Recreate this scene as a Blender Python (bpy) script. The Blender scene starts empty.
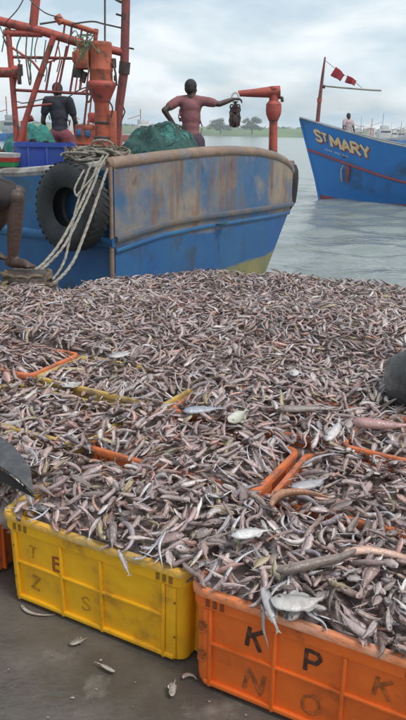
import bpy, bmesh, math, random
import numpy as np
from mathutils import Vector, Matrix, Quaternion
random.seed(7); rng = np.random.default_rng(11)
R_ = math.radians
scene = bpy.context.scene
COL = scene.collection

# ------------------------------------------------------------------ camera
FPX, HOR, ROLL, CAMZ = 700.0, 132.0, R_(-1.2), 1.40
PITCH = math.atan((360 - HOR) / FPX)
fwd = Vector((0, math.cos(PITCH), -math.sin(PITCH)))
r0 = Vector((1, 0, 0)); u0 = r0.cross(fwd)
camR = math.cos(ROLL) * r0 - math.sin(ROLL) * u0
camU = math.cos(ROLL) * u0 + math.sin(ROLL) * r0
cam = bpy.data.objects.new('camera', bpy.data.cameras.new('camera')); COL.objects.link(cam)
M = Matrix((camR, camU, -fwd)).transposed().to_4x4(); M.translation = (0, 0, CAMZ)
cam.matrix_world = M
cam.data.sensor_fit = 'VERTICAL'; cam.data.sensor_height = 24; cam.data.lens = 24 * FPX / 720
cam.data.clip_start = 0.05; cam.data.clip_end = 20000
scene.camera = cam

def ray(px, py): return fwd + camR * ((px - 203) / FPX) - camU * ((py - 360) / FPX)
def at(px, py, Y):
    d = ray(px, py); return Vector((0, 0, CAMZ)) + d * (Y / d.y)
def onz(px, py, z):
    d = ray(px, py); return Vector((0, 0, CAMZ)) + d * ((z - CAMZ) / d.z)

# ------------------------------------------------------------------ world, sun, exposure
SUN_EL, SUN_AZ = R_(58), R_(125)          # azimuth clockwise from +Y
W = bpy.data.worlds.new('World'); scene.world = W; W.use_nodes = True
nt = W.node_tree; N = nt.nodes; Lk = nt.links; N.clear()
out = N.new('ShaderNodeOutputWorld'); bg = N.new('ShaderNodeBackground'); bg.inputs['Strength'].default_value = 0.12
sky = N.new('ShaderNodeTexSky'); sky.sky_type = 'NISHITA'; sky.sun_disc = False
sky.sun_elevation = SUN_EL; sky.sun_rotation = SUN_AZ; sky.air_density = 1.2; sky.dust_density = 3.0
tc = N.new('ShaderNodeTexCoord'); sep = N.new('ShaderNodeSeparateXYZ'); Lk.new(tc.outputs['Generated'], sep.inputs[0])
# flat cloud deck: divide by height so the clouds flatten towards the horizon
zz = N.new('ShaderNodeMath'); zz.operation = 'MAXIMUM'; zz.inputs[1].default_value = 0.0; Lk.new(sep.outputs['Z'], zz.inputs[0])
za = N.new('ShaderNodeMath'); za.operation = 'ADD'; za.inputs[1].default_value = 0.32; Lk.new(zz.outputs[0], za.inputs[0])
dx = N.new('ShaderNodeMath'); dx.operation = 'DIVIDE'; Lk.new(sep.outputs['X'], dx.inputs[0]); Lk.new(za.outputs[0], dx.inputs[1])
dy = N.new('ShaderNodeMath'); dy.operation = 'DIVIDE'; Lk.new(sep.outputs['Y'], dy.inputs[0]); Lk.new(za.outputs[0], dy.inputs[1])
cmb = N.new('ShaderNodeCombineXYZ'); Lk.new(dx.outputs[0], cmb.inputs[0]); Lk.new(dy.outputs[0], cmb.inputs[1])
mp = N.new('ShaderNodeMapping'); mp.inputs['Location'].default_value = (3.1, 1.7, 0); mp.inputs['Scale'].default_value = (0.8, 0.8, 1); Lk.new(cmb.outputs[0], mp.inputs[0])
n1 = N.new('ShaderNodeTexNoise'); n1.inputs['Scale'].default_value = 2.2; n1.inputs['Detail'].default_value = 6; n1.inputs['Roughness'].default_value = 0.5; n1.inputs['Distortion'].default_value = 0.4
Lk.new(mp.outputs[0], n1.inputs['Vector'])
cr = N.new('ShaderNodeValToRGB'); cr.color_ramp.interpolation = 'EASE'
cr.color_ramp.elements[0].position = 0.38; cr.color_ramp.elements[0].color = (0.72, 0.72, 0.72, 1)
cr.color_ramp.elements[1].position = 0.55; cr.color_ramp.elements[1].color = (0.97, 0.97, 0.97, 1)
Lk.new(n1.outputs['Fac'], cr.inputs[0])
n2 = N.new('ShaderNodeTexNoise'); n2.inputs['Scale'].default_value = 2.6; n2.inputs['Detail'].default_value = 5; n2.inputs['Distortion'].default_value = 0.3; Lk.new(mp.outputs[0], n2.inputs['Vector'])
cc = N.new('ShaderNodeValToRGB')
cc.color_ramp.elements[0].position = 0.40; cc.color_ramp.elements[0].color = (2.95, 3.8, 4.45, 1)
cc.color_ramp.elements[1].position = 0.60; cc.color_ramp.elements[1].color = (5.25, 5.6, 5.8, 1)
Lk.new(n2.outputs['Fac'], cc.inputs[0])
mx = N.new('ShaderNodeMix'); mx.data_type = 'RGBA'; Lk.new(cr.outputs[0], mx.inputs[0]); Lk.new(sky.outputs[0], mx.inputs[6]); Lk.new(cc.outputs[0], mx.inputs[7])
Lk.new(mx.outputs[2], bg.inputs[0]); Lk.new(bg.outputs[0], out.inputs[0])
sun = bpy.data.objects.new('sun', bpy.data.lights.new('sun', 'SUN')); COL.objects.link(sun)
sun.data.energy = 1.5; sun.data.angle = R_(18); sun.data.color = (1, 0.96, 0.9)
sd = Vector((math.sin(SUN_AZ) * math.cos(SUN_EL), math.cos(SUN_AZ) * math.cos(SUN_EL), math.sin(SUN_EL)))
sun.rotation_euler = sd.to_track_quat('Z', 'Y').to_euler()
scene.view_settings.view_transform = 'Standard'; scene.view_settings.look = 'None'; scene.view_settings.exposure = 0.6; scene.view_settings.gamma = 1
scene.render.engine = 'CYCLES'
scene.cycles.max_bounces = 6; scene.cycles.volume_bounces = 1

# ------------------------------------------------------------------ materials
def mat(name, col, rough=0.6, col2=None, scale=8.0, detail=6, lo=0.4, hi=0.65, bump=0.0, bscale=40.0, col3=None, scale3=2.5, lo3=0.55, hi3=0.62, metal=0.0, spec=0.5, stretch=(1, 1, 1), rough2=None, attr=None, coord='Object'):
    m = bpy.data.materials.new(name); m.use_nodes = True
    t = m.node_tree; n = t.nodes; l = t.links
    b = n['Principled BSDF']; b.inputs['Roughness'].default_value = rough; b.inputs['Metallic'].default_value = metal
    b.inputs['Specular IOR Level'].default_value = spec
    c = n.new('ShaderNodeTexCoord'); mpn = n.new('ShaderNodeMapping'); mpn.inputs['Scale'].default_value = stretch; l.new(c.outputs[coord], mpn.inputs[0])
    def rgb(cl):
        q = n.new('ShaderNodeRGB'); q.outputs[0].default_value = (*cl, 1); return q.outputs[0]
    if attr:
        a = n.new('ShaderNodeAttribute'); a.attribute_name = attr; cur = a.outputs['Color']
    else: cur = rgb(col)
    def layer(cur, cl, sc, lo, hi, det):
        q = n.new('ShaderNodeTexNoise'); q.inputs['Scale'].default_value = sc; q.inputs['Detail'].default_value = det; q.inputs['Roughness'].default_value = 0.62; l.new(mpn.outputs[0], q.inputs['Vector'])
        r = n.new('ShaderNodeMapRange'); r.inputs[1].default_value = lo; r.inputs[2].default_value = hi; l.new(q.outputs['Fac'], r.inputs[0])
        x = n.new('ShaderNodeMix'); x.data_type = 'RGBA'; l.new(r.outputs[0], x.inputs[0]); l.new(cur, x.inputs[6]); l.new(rgb(cl), x.inputs[7])
        return x.outputs[2], r.outputs[0]
    if col2:
        cur, f = layer(cur, col2, scale, lo, hi, detail)
        if rough2 is not None:
            rr = n.new('ShaderNodeMapRange'); rr.inputs[3].default_value = rough; rr.inputs[4].default_value = rough2; l.new(f, rr.inputs[0]); l.new(rr.outputs[0], b.inputs['Roughness'])
    if col3: cur, f = layer(cur, col3, scale3, lo3, hi3, 7)
    l.new(cur, b.inputs['Base Color'])
    if bump:
        q = n.new('ShaderNodeTexNoise'); q.inputs['Scale'].default_value = bscale; q.inputs['Detail'].default_value = 5; l.new(mpn.outputs[0], q.inputs['Vector'])
        bp = n.new('ShaderNodeBump'); bp.inputs['Strength'].default_value = bump; bp.inputs['Distance'].default_value = 0.02; l.new(q.outputs['Fac'], bp.inputs['Height']); l.new(bp.outputs[0], b.inputs['Normal'])
    return m

MT = {}
MT['concrete'] = mat('wet_concrete', (0.108, 0.094, 0.08), 0.42, (0.076, 0.066, 0.056), 2.6, lo=0.42, hi=0.58, bump=0.22, bscale=45, col3=(0.19, 0.17, 0.145), scale3=5.5, lo3=0.57, hi3=0.72, rough2=0.14)
MT['quay_side'] = mat('quay_side', (0.2, 0.19, 0.17), 0.8, (0.06, 0.06, 0.05), 3, bump=0.3, bscale=12)
MT['yellow'] = mat('yellow_plastic', (0.88, 0.45, 0.010), 0.42, (0.68, 0.31, 0.012), 7, lo=0.42, hi=0.75, bump=0.12, bscale=25, col3=(0.22, 0.12, 0.03), scale3=7, lo3=0.58, hi3=0.8)
MT['yellow_rim'] = mat('yellow_plastic_worn', (0.74, 0.40, 0.05), 0.5, (0.52, 0.34, 0.12), 14, bump=0.25, bscale=50, col3=(0.25, 0.14, 0.06), scale3=18, lo3=0.6, hi3=0.75)
MT['orange'] = mat('orange_plastic', (0.82, 0.155, 0.02), 0.42, (0.60, 0.115, 0.016), 6, lo=0.42, hi=0.75, bump=0.12, bscale=25, col3=(0.2, 0.06, 0.025), scale3=7, lo3=0.58, hi3=0.8)
MT['orange_rim'] = mat('orange_plastic_worn', (0.74, 0.22, 0.075), 0.5, (0.70, 0.33, 0.2), 14, bump=0.25, bscale=50, col3=(0.3, 0.1, 0.05), scale3=18, lo3=0.62, hi3=0.75)
MT['yellow_dull'] = mat('dull_yellow_plastic', (0.58, 0.37, 0.06), 0.6, (0.40, 0.27, 0.11), 14, bump=0.2, bscale=50, col3=(0.2, 0.15, 0.10), scale3=16, lo3=0.5, hi3=0.65)
MT['orange_dull'] = mat('dull_orange_plastic', (0.64, 0.16, 0.045), 0.6, (0.46, 0.15, 0.07), 14, bump=0.2, bscale=50, col3=(0.19, 0.09, 0.07), scale3=16, lo3=0.5, hi3=0.65)
MT['slot_yellow'] = mat('slot_yellow', (0.26, 0.13, 0.012), 0.6)  # darkened crate colours, painting in the shade of the slot openings
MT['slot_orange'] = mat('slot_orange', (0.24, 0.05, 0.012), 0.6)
MT['marker'] = mat('marker_ink', (0.05, 0.022, 0.015), 0.6, (0.22, 0.07, 0.02), 45, lo=0.5, hi=0.7)
MT['marker_faint'] = mat('marker_ink_faded', (0.20, 0.055, 0.015), 0.6, (0.55, 0.13, 0.02), 30, lo=0.4, hi=0.65)
MT['marker_brown'] = mat('marker_ink_brown', (0.33, 0.15, 0.012), 0.6, (0.7, 0.38, 0.02), 40, lo=0.5, hi=0.75)
MT['marker_red'] = mat('marker_ink_red', (0.30, 0.07, 0.01), 0.6, (0.6, 0.25, 0.02), 40, lo=0.55, hi=0.8)
MT['fish'] = mat('wet_fish', (0.3, 0.26, 0.25), 0.22, (0.13, 0.095, 0.085), 30, lo=0.52, hi=0.85, bump=0.25, bscale=110, attr='tint', rough2=0.5, spec=0.6)
MT['rubber'] = mat('black_rubber', (0.012, 0.012, 0.013), 0.62, (0.035, 0.034, 0.033), 5, lo=0.45, hi=0.75, bump=0.3, bscale=30)
MT['rubber_sheet'] = mat('grey_rubber', (0.05, 0.05, 0.053), 0.4, (0.10, 0.095, 0.093), 7, bump=0.5, bscale=22, col3=(0.19, 0.165, 0.15), scale3=14, lo3=0.55, hi3=0.7, rough2=0.6)
MT['rope'] = mat('hemp_rope', (0.36, 0.33, 0.28), 0.85, (0.2, 0.175, 0.14), 22, bump=0.6, bscale=150)
MT['rope_dark'] = mat('rope_brown', (0.20, 0.15, 0.10), 0.85, (0.10, 0.075, 0.05), 22, bump=0.6, bscale=150)
MT['red_steel'] = mat('red_painted_steel', (0.44, 0.085, 0.062), 0.6, (0.33, 0.07, 0.05), 4, bump=0.2, bscale=30, col3=(0.13, 0.055, 0.04), scale3=8, lo3=0.52, hi3=0.64)
MT['orange_steel'] = mat('orange_painted_steel', (0.44, 0.105, 0.05), 0.6, (0.33, 0.07, 0.04), 4, bump=0.25, bscale=25, col3=(0.13, 0.06, 0.04), scale3=8, lo3=0.50, hi3=0.62)
MT['mast_steel'] = mat('rusty_mast_paint', (0.26, 0.06, 0.055), 0.6, (0.16, 0.05, 0.045), 4, bump=0.2, bscale=30, col3=(0.08, 0.04, 0.035), scale3=7)
MT['dark_steel'] = mat('dark_steel', (0.045, 0.035, 0.033), 0.6, (0.11, 0.05, 0.035), 8, bump=0.2, bscale=40)
MT['cable'] = mat('steel_cable', (0.07, 0.065, 0.065), 0.6, (0.12, 0.09, 0.08), 20)
MT['blue_side'] = mat('blue_hull_paint', (0.022, 0.10, 0.25), 0.5, (0.03, 0.15, 0.30), 1.6, bump=0.15, bscale=10, col3=(0.05, 0.07, 0.09), scale3=3.0, lo3=0.54, hi3=0.7)
MT['blue_low'] = mat('blue_lower_paint', (0.018, 0.09, 0.25), 0.5, (0.028, 0.125, 0.28), 1.6, bump=0.15, bscale=10, col3=(0.05, 0.06, 0.07), scale3=2.4, lo3=0.56, hi3=0.72)
MT['cap'] = mat('worn_cap_rail', (0.28, 0.19, 0.135), 0.6, (0.15, 0.095, 0.07), 4, bump=0.35, bscale=30, col3=(0.20, 0.21, 0.23), scale3=4, lo3=0.52, hi3=0.68)
MT['pale_cap'] = mat('pale_cap_rail', (0.42, 0.40, 0.38), 0.6, (0.2, 0.17, 0.15), 6, bump=0.3, bscale=30)
MT['band'] = mat('worn_band', (0.07, 0.10, 0.15), 0.6, (0.16, 0.12, 0.09), 3.5, bump=0.2, bscale=25)
MT['deck'] = mat('deck_boards', (0.13, 0.09, 0.065), 0.7, (0.07, 0.05, 0.04), 4, bump=0.3, bscale=20)
MT['inside'] = mat('inside_paint', (0.05, 0.16, 0.28), 0.6, (0.12, 0.10, 0.08), 3)
MT['tub'] = mat('blue_tub_plastic', (0.018, 0.05, 0.33), 0.4, (0.03, 0.07, 0.26), 5, bump=0.1, bscale=12)
MT['net'] = mat('green_net', (0.036, 0.10, 0.085), 0.85, (0.022, 0.065, 0.058), 16, lo=0.4, hi=0.6, bump=0.9, bscale=70, col3=(0.05, 0.2, 0.18), scale3=7)
MT['teal'] = mat('teal_net', (0.03, 0.22, 0.19), 0.8, (0.015, 0.10, 0.09), 12, bump=0.9, bscale=50)
MT['skin'] = mat('brown_skin', (0.075, 0.042, 0.032), 0.5, (0.045, 0.026, 0.021), 5, bump=0.25, bscale=45)
MT['hair'] = mat('black_hair', (0.012, 0.010, 0.010), 0.6, (0.03, 0.025, 0.025), 40, bump=0.5, bscale=120)
MT['eye'] = mat('dark_eye', (0.02, 0.015, 0.012), 0.3)
MT['lips'] = mat('lips', (0.11, 0.045, 0.04), 0.5)
MT['pink_shirt'] = mat('dusty_pink_cotton', (0.25, 0.10, 0.105), 0.85, (0.19, 0.075, 0.08), 7, bump=0.5, bscale=14)
MT['navy_shirt'] = mat('navy_cotton', (0.018, 0.019, 0.03), 0.85, (0.03, 0.03, 0.04), 7, bump=0.5, bscale=14)
MT['red_lungi'] = mat('red_cloth', (0.20, 0.05, 0.07), 0.85, (0.13, 0.03, 0.05), 9, bump=0.5, bscale=14)
MT['dark_cloth'] = mat('dark_cloth', (0.022, 0.018, 0.02), 0.85, (0.04, 0.03, 0.03), 9, bump=0.5, bscale=14)
MT['purple_cloth'] = mat('purple_cloth', (0.06, 0.04, 0.065), 0.85, (0.1, 0.06, 0.1), 9, bump=0.5, bscale=14)
MT['pale_shirt'] = mat('pale_shirt', (0.5, 0.4, 0.41), 0.85, (0.4, 0.3, 0.32), 6)
MT['white'] = mat('white_paint', (0.62, 0.62, 0.6), 0.5, (0.42, 0.40, 0.37), 3)
MT['grey_paint'] = mat('grey_paint', (0.34, 0.36, 0.37), 0.6, (0.22, 0.23, 0.24), 2)
MT['glass'] = mat('dark_glass', (0.03, 0.05, 0.07), 0.15, (0.05, 0.08, 0.1), 3)
MT['blue_panel'] = mat('blue_panel', (0.04, 0.2, 0.42), 0.4, (0.03, 0.14, 0.32), 8)
MT['boat_blue'] = mat('bright_blue_hull', (0.02, 0.18, 0.52), 0.5, (0.03, 0.20, 0.54), 0.8, col3=(0.035, 0.075, 0.13), scale3=0.6, lo3=0.52, hi3=0.66)
MT['red_stripe'] = mat('red_stripe', (0.32, 0.06, 0.07), 0.5, (0.22, 0.05, 0.06), 2)
MT['cream_letter'] = mat('cream_lettering', (0.78, 0.6, 0.36), 0.5, (0.7, 0.42, 0.2), 5)
MT['small_letter'] = mat('pale_small_lettering', (0.35, 0.42, 0.55), 0.5)
MT['flag'] = mat('red_flag_cloth', (0.36, 0.03, 0.035), 0.8, (0.25, 0.02, 0.03), 5, bump=0.3, bscale=10)
MT['bark'] = mat('bark', (0.10, 0.075, 0.05), 0.9, (0.05, 0.04, 0.03), 6)
MT['leaf'] = mat('leaf_green', (0.045, 0.085, 0.03), 0.7, (0.075, 0.11, 0.04), 0.3)
MT['grassbank'] = mat('bank_grass', (0.10, 0.17, 0.045), 0.9, (0.055, 0.085, 0.03), 0.03, coord='Object')
MT['far_red'] = mat('far_red_paint', (0.4, 0.09, 0.06), 0.6)
MT['wood'] = mat('weathered_wood', (0.13, 0.10, 0.075), 0.8, (0.06, 0.045, 0.035), 6, bump=0.4, bscale=30, stretch=(1, 1, 6))
MT['bollard'] = mat('dirty_iron', (0.04, 0.03, 0.028), 0.6, (0.11, 0.075, 0.06), 9, bump=0.5, bscale=40)
MT['ochre'] = mat('paint_tin', (0.45, 0.05, 0.04), 0.4)
MT['green_tin'] = mat('green_plastic', (0.03, 0.25, 0.08), 0.4)

# hull transom paint: blue / worn beige / rust, by noise; lower strip ochre antifouling
def transom_mat():
    m = bpy.data.materials.new('worn_transom_paint'); m.use_nodes = True
    t = m.node_tree; n = t.nodes; l = t.links; b = n['Principled BSDF']; b.inputs['Roughness'].default_value = 0.55
    g = n.new('ShaderNodeNewGeometry'); sp = n.new('ShaderNodeSeparateXYZ'); l.new(g.outputs['Position'], sp.inputs[0])
    def noise(sc, st, det=7):
        mpn = n.new('ShaderNodeMapping'); mpn.inputs['Scale'].default_value = st; l.new(g.outputs['Position'], mpn.inputs[0])
        q = n.new('ShaderNodeTexNoise'); q.inputs['Scale'].default_value = sc; q.inputs['Detail'].default_value = det; q.inputs['Roughness'].default_value = 0.6; l.new(mpn.outputs[0], q.inputs['Vector']); return q.outputs['Fac']
    def rng_(f, a, c):
        r = n.new('ShaderNodeMapRange'); r.inputs[1].default_value = a; r.inputs[2].default_value = c; l.new(f, r.inputs[0]); return r.outputs[0]
    def math_(op, a, c):
        x = n.new('ShaderNodeMath'); x.operation = op
        for i, v in enumerate((a, c)):
            if isinstance(v, (int, float)): x.inputs[i].default_value = v
            else: l.new(v, x.inputs[i])
        return x.outputs[0]
    def mix(f, a, c):
        x = n.new('ShaderNodeMix'); x.data_type = 'RGBA'
        if isinstance(f, float): x.inputs[0].default_value = f
        else: l.new(f, x.inputs[0])
        for i, v in ((6, a), (7, c)):
            if isinstance(v, tuple): x.inputs[i].default_value = (*v, 1)
            else: l.new(v, x.inputs[i])
        return x.outputs[2]
    blue = mix(rng_(noise(1.3, (1, 1, 0.6)), 0.4, 0.65), (0.035, 0.115, 0.25), (0.10, 0.155, 0.215))
    # weathered primer shows at both ends of the board and in streaks
    wear = math_('ADD', noise(0.75, (1, 1, 1.1)), math_('MULTIPLY', rng_(math_('ABSOLUTE', math_('SUBTRACT', sp.outputs['Y'], 8.7), 0.0), 0.25, 1.9), 0.22))
    base = mix(rng_(wear, 0.56, 0.68), blue, (0.30, 0.23, 0.165))
    base = mix(rng_(noise(3.0, (1.0, 1.0, 0.5)), 0.55, 0.75), base, (0.15, 0.12, 0.105))
    rust = math_('MULTIPLY', rng_(noise(2.2, (2.4, 2.4, 0.35)), 0.52, 0.66), 0.85)
    base = mix(rust, base, (0.19, 0.085, 0.04))
    lowblue = mix(rng_(noise(1.6, (1, 1, 1)), 0.35, 0.7), (0.016, 0.095, 0.28), (0.035, 0.125, 0.25))
    lowblue = mix(rng_(noise(2.2, (1.2, 1.2, 0.7)), 0.55, 0.7), lowblue, (0.05, 0.06, 0.07))
    zt = math_('ADD', sp.outputs['Z'], math_('MULTIPLY', noise(2.0, (1, 1, 1)), 0.25))
    base = mix(rng_(zt, 0.47, 0.41), base, lowblue)
    foul = mix(rng_(noise(2.5, (1, 1, 1)), 0.4, 0.65), (0.26, 0.23, 0.09), (0.16, 0.17, 0.09))
    zf = math_('ADD', math_('MULTIPLY', sp.outputs['Y'], -0.02), math_('ADD', sp.outputs['Z'], math_('MULTIPLY', noise(1.2, (1, 1, 1)), 0.2)))
    base = mix(rng_(zf, -0.26, -0.30), base, foul)
    scr = math_('MULTIPLY', rng_(noise(9, (1, 1, 0.4)), 0.62, 0.7), 0.6)
    base = mix(scr, base, (0.04, 0.04, 0.045))
    l.new(base, b.inputs['Base Color'])
    bp = n.new('ShaderNodeBump'); bp.inputs['Strength'].default_value = 0.25; bp.inputs['Distance'].default_value = 0.02; l.new(noise(14, (1, 1, 1)), bp.inputs['Height']); l.new(bp.outputs[0], b.inputs['Normal'])
    return m
MT['transom'] = transom_mat()

def water_mat():
    m = bpy.data.materials.new('harbour_water'); m.use_nodes = True
    t = m.node_tree; n = t.nodes; l = t.links; b = n['Principled BSDF']
    b.inputs['Base Color'].default_value = (0.20, 0.225, 0.21, 1); b.inputs['Roughness'].default_value = 0.12; b.inputs['IOR'].default_value = 1.33
    g = n.new('ShaderNodeNewGeometry')
    def noise(sc, st, det):
        mpn = n.new('ShaderNodeMapping'); mpn.inputs['Scale'].default_value = st; mpn.inputs['Rotation'].default_value = (0, 0, 0.35); l.new(g.outputs['Position'], mpn.inputs[0])
        q = n.new('ShaderNodeTexNoise'); q.inputs['Scale'].default_value = sc; q.inputs['Detail'].default_value = det; q.inputs['Distortion'].default_value = 0.6; l.new(mpn.outputs[0], q.inputs['Vector']); return q.outputs['Fac']
    a = noise(0.9, (0.5, 1.0, 1), 5); c = noise(4.5, (0.5, 1.0, 1), 4)
    ad = n.new('ShaderNodeMath'); ad.operation = 'MULTIPLY_ADD'; ad.inputs[1].default_value = 0.28; l.new(c, ad.inputs[0]); l.new(a, ad.inputs[2])
    bp = n.new('ShaderNodeBump'); bp.inputs['Strength'].default_value = 1.0; bp.inputs['Distance'].default_value = 0.10; l.new(ad.outputs[0], bp.inputs['Height']); l.new(bp.outputs[0], b.inputs['Normal'])
    return m
MT['water'] = water_mat()
HZ = bpy.data.materials.new('harbour_air'); HZ.use_nodes = True; HZ.node_tree.nodes.clear()
_o = HZ.node_tree.nodes.new('ShaderNodeOutputMaterial'); _v = HZ.node_tree.nodes.new('ShaderNodeVolumePrincipled')
_v.inputs['Color'].default_value = (0.93, 0.96, 1, 1); _v.inputs['Density'].default_value = 0.0006; _v.inputs['Anisotropy'].default_value = 0.2
HZ.node_tree.links.new(_v.outputs[0], _o.inputs['Volume'])

# ------------------------------------------------------------------ helpers
def link(name, me, m=None, parent=None):
    o = bpy.data.objects.new(name, me); COL.objects.link(o)
    if m is not None: me.materials.append(MT[m] if isinstance(m, str) else m)
    if parent is not None: o.parent = parent
    return o
def from_bm(name, bm, m=None, parent=None, smooth=True, loc=None):
    bm.normal_update()
    me = bpy.data.meshes.new(name); bm.to_mesh(me); bm.free()
    if smooth:
        me.polygons.foreach_set('use_smooth', [True] * len(me.polygons))
        try: me.set_sharp_from_angle(angle=R_(38))
        except Exception: pass
    o = link(name, me, m, parent)
    if loc is not None: o.location = loc
    return o
def tag(o, label, cat, group=None, kind=None):
    o['label'] = label; o['category'] = cat
    if group: o['group'] = group
    if kind: o['kind'] = kind
    return o
def empty(name, loc=(0, 0, 0), rotz=0.0):
    o = bpy.data.objects.new(name, None); COL.objects.link(o); o.location = loc; o.rotation_euler = (0, 0, rotz); o.empty_display_size = 0.1; return o
def box(bm, c, s, rot=None, bev=0.0):
    mtx = Matrix.Translation(c) @ (rot.to_4x4() if rot is not None else Matrix.Identity(4)) @ Matrix.Diagonal((*s, 1))
    r = bmesh.ops.create_cube(bm, size=1, matrix=mtx)
    if bev:
        es = list({e for v in r['verts'] for e in v.link_edges})
        bmesh.ops.bevel(bm, geom=es, offset=bev, segments=2, affect='EDGES', profile=0.5)
def catmull(pts, n=6):
    pts = [Vector(p) for p in pts]; P = [2 * pts[0] - pts[1]] + pts + [2 * pts[-1] - pts[-2]]; o = []
    for i in range(1, len(P) - 2):
        for k in range(n):
            t = k / n; a, b, c, d = P[i - 1:i + 3]
            o.append(0.5 * (2 * b + (c - a) * t + (2 * a - 5 * b + 4 * c - d) * t * t + (3 * b - a - 3 * c + d) * t ** 3))
    o.append(pts[-1]); return o
def tube(bm, pts, rad, sides=8, smooth_n=0, caps=True):
    if smooth_n: 
        if not isinstance(rad, (int, float)):
            k = len(pts); pts2 = catmull(pts, smooth_n); rad = list(np.interp(np.linspace(0, k - 1, len(pts2)), range(k), rad)); pts = pts2
        else: pts = catmull(pts, smooth_n)
    pts = [Vector(p) for p in pts]; rings = []; prev = None
    for i, p in enumerate(pts):
        d = (pts[min(i + 1, len(pts) - 1)] - pts[max(i - 1, 0)])
        if d.length < 1e-9: d = Vector((0, 0, 1))
        d.normalize()
        if prev is None:
            a = d.orthogonal().normalized()
        else:
            a = prev - d * prev.dot(d)
            a = a.normalized() if a.length > 1e-6 else d.orthogonal().normalized()
        prev = a; b = d.cross(a); r = rad if isinstance(rad, (int, float)) else rad[i]
        rings.append([bm.verts.new(p + (a * math.cos(2 * math.pi * k / sides) + b * math.sin(2 * math.pi * k / sides)) * r) for k in range(sides)])
    for A, B in zip(rings, rings[1:]):
        for k in range(sides): bm.faces.new((A[k], A[(k + 1) % sides], B[(k + 1) % sides], B[k]))
    if caps: bm.faces.new(rings[0][::-1]); bm.faces.new(rings[-1])
    return rings
def lathe(bm, prof, seg=20, mtx=Matrix.Identity(4), cap=True):
    rings = [[bm.verts.new(mtx @ Vector((r * math.cos(2 * math.pi * k / seg), r * math.sin(2 * math.pi * k / seg), z))) for k in range(seg)] for r, z in prof]
    for A, B in zip(rings, rings[1:]):
        for k in range(seg): bm.faces.new((A[k], A[(k + 1) % seg], B[(k + 1) % seg], B[k]))
    if cap: bm.faces.new(rings[0][::-1]); bm.faces.new(rings[-1])
def newtube(name, pts, rad, m, parent=None, sides=8, n=0):
    bm = bmesh.new(); tube(bm, pts, rad, sides, n); return from_bm(name, bm, m, parent)
def grid_mesh(name, X, Y, Z, m, parent=None, smooth=True):
    ny, nx = X.shape; me = bpy.data.meshes.new(name)
    v = np.stack([X, Y, Z], -1).reshape(-1, 3)
    i = np.arange((ny - 1) * nx).reshape(ny - 1, nx)[:, :-1].ravel()
    f = np.stack([i, i + 1, i + 1 + nx, i + nx], -1)
    me.from_pydata(v.tolist(), [], f.tolist())
    me.polygons.foreach_set('use_smooth', [smooth] * len(me.polygons))
    return link(name, me, m, parent)
def vnoise(seed, n=64):
    t = np.random.default_rng(seed).random((n, n))
    def f(x, y):
        x = np.asarray(x, float); y = np.asarray(y, float)
        xi = np.floor(x).astype(int); yi = np.floor(y).astype(int); a = x - xi; b = y - yi
        a = a * a * (3 - 2 * a); b = b * b * (3 - 2 * b); g = lambda i, j: t[i % n, j % n]
        return (g(xi, yi) * (1 - a) + g(xi + 1, yi) * a) * (1 - b) + (g(xi, yi + 1) * (1 - a) + g(xi + 1, yi + 1) * a) * b - 0.5
    return f
def text_mesh(txt, size, extrude=0.0006, bold=0.0, shear=0.0):
    cu = bpy.data.curves.new('letters', 'FONT'); cu.body = txt; cu.size = size; cu.extrude = extrude; cu.align_x = 'CENTER'; cu.align_y = 'CENTER'; cu.offset = bold; cu.shear = shear; cu.resolution_u = 3
    o = bpy.data.objects.new('letters', cu); COL.objects.link(o)
    dg = bpy.context.evaluated_depsgraph_get(); me = bpy.data.meshes.new_from_object(o.evaluated_get(dg))
    bpy.data.objects.remove(o); bpy.data.curves.remove(cu); me.materials.clear(); return me

GLYPH = {'S': [[(.92, .82), (.72, .97), (.35, .98), (.10, .80), (.25, .58), (.72, .44), (.90, .22), (.65, .03), (.28, .02), (.06, .18)]], 'T': [[(0, 1), (1, 1)], [(.5, 1), (.5, 0)]],
         'M': [[(.0, 0), (.06, 1), (.5, .30), (.94, 1), (1, 0)]], 'A': [[(0, 0), (.5, 1), (1, 0)], [(.2, .36), (.8, .36)]], 'R': [[(.05, 0), (.05, 1), (.65, 1), (.92, .80), (.65, .55), (.05, .52)], [(.45, .52), (1, 0)]],
         'Y': [[(0, 1), (.5, .48), (1, 1)], [(.5, .48), (.5, 0)]], 'K': [[(.05, 1), (.05, 0)], [(.92, 1), (.08, .46)], [(.34, .62), (1, 0)]], 'P': [[(.05, 0), (.05, 1), (.65, 1), (.93, .76), (.65, .50), (.05, .47)]],
         'N': [[(0, 0), (.03, 1), (.97, 0), (1, 1)]], 'O': [[(.5, 1), (.12, .85), (0, .5), (.12, .15), (.5, 0), (.88, .15), (1, .5), (.88, .85), (.5, 1)]], 'E': [[(1, 1), (.05, 1), (.03, 0), (1, 0)], [(.04, .52), (.8, .52)]],
         'Z': [[(0, 1), (1, 1), (0, 0), (1, 0)]], 'B': [[(.05, 0), (.05, 1), (.7, 1), (.85, .78), (.65, .54), (.05, .52)], [(.65, .54), (.95, .28), (.7, 0), (.05, 0)]]}
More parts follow.
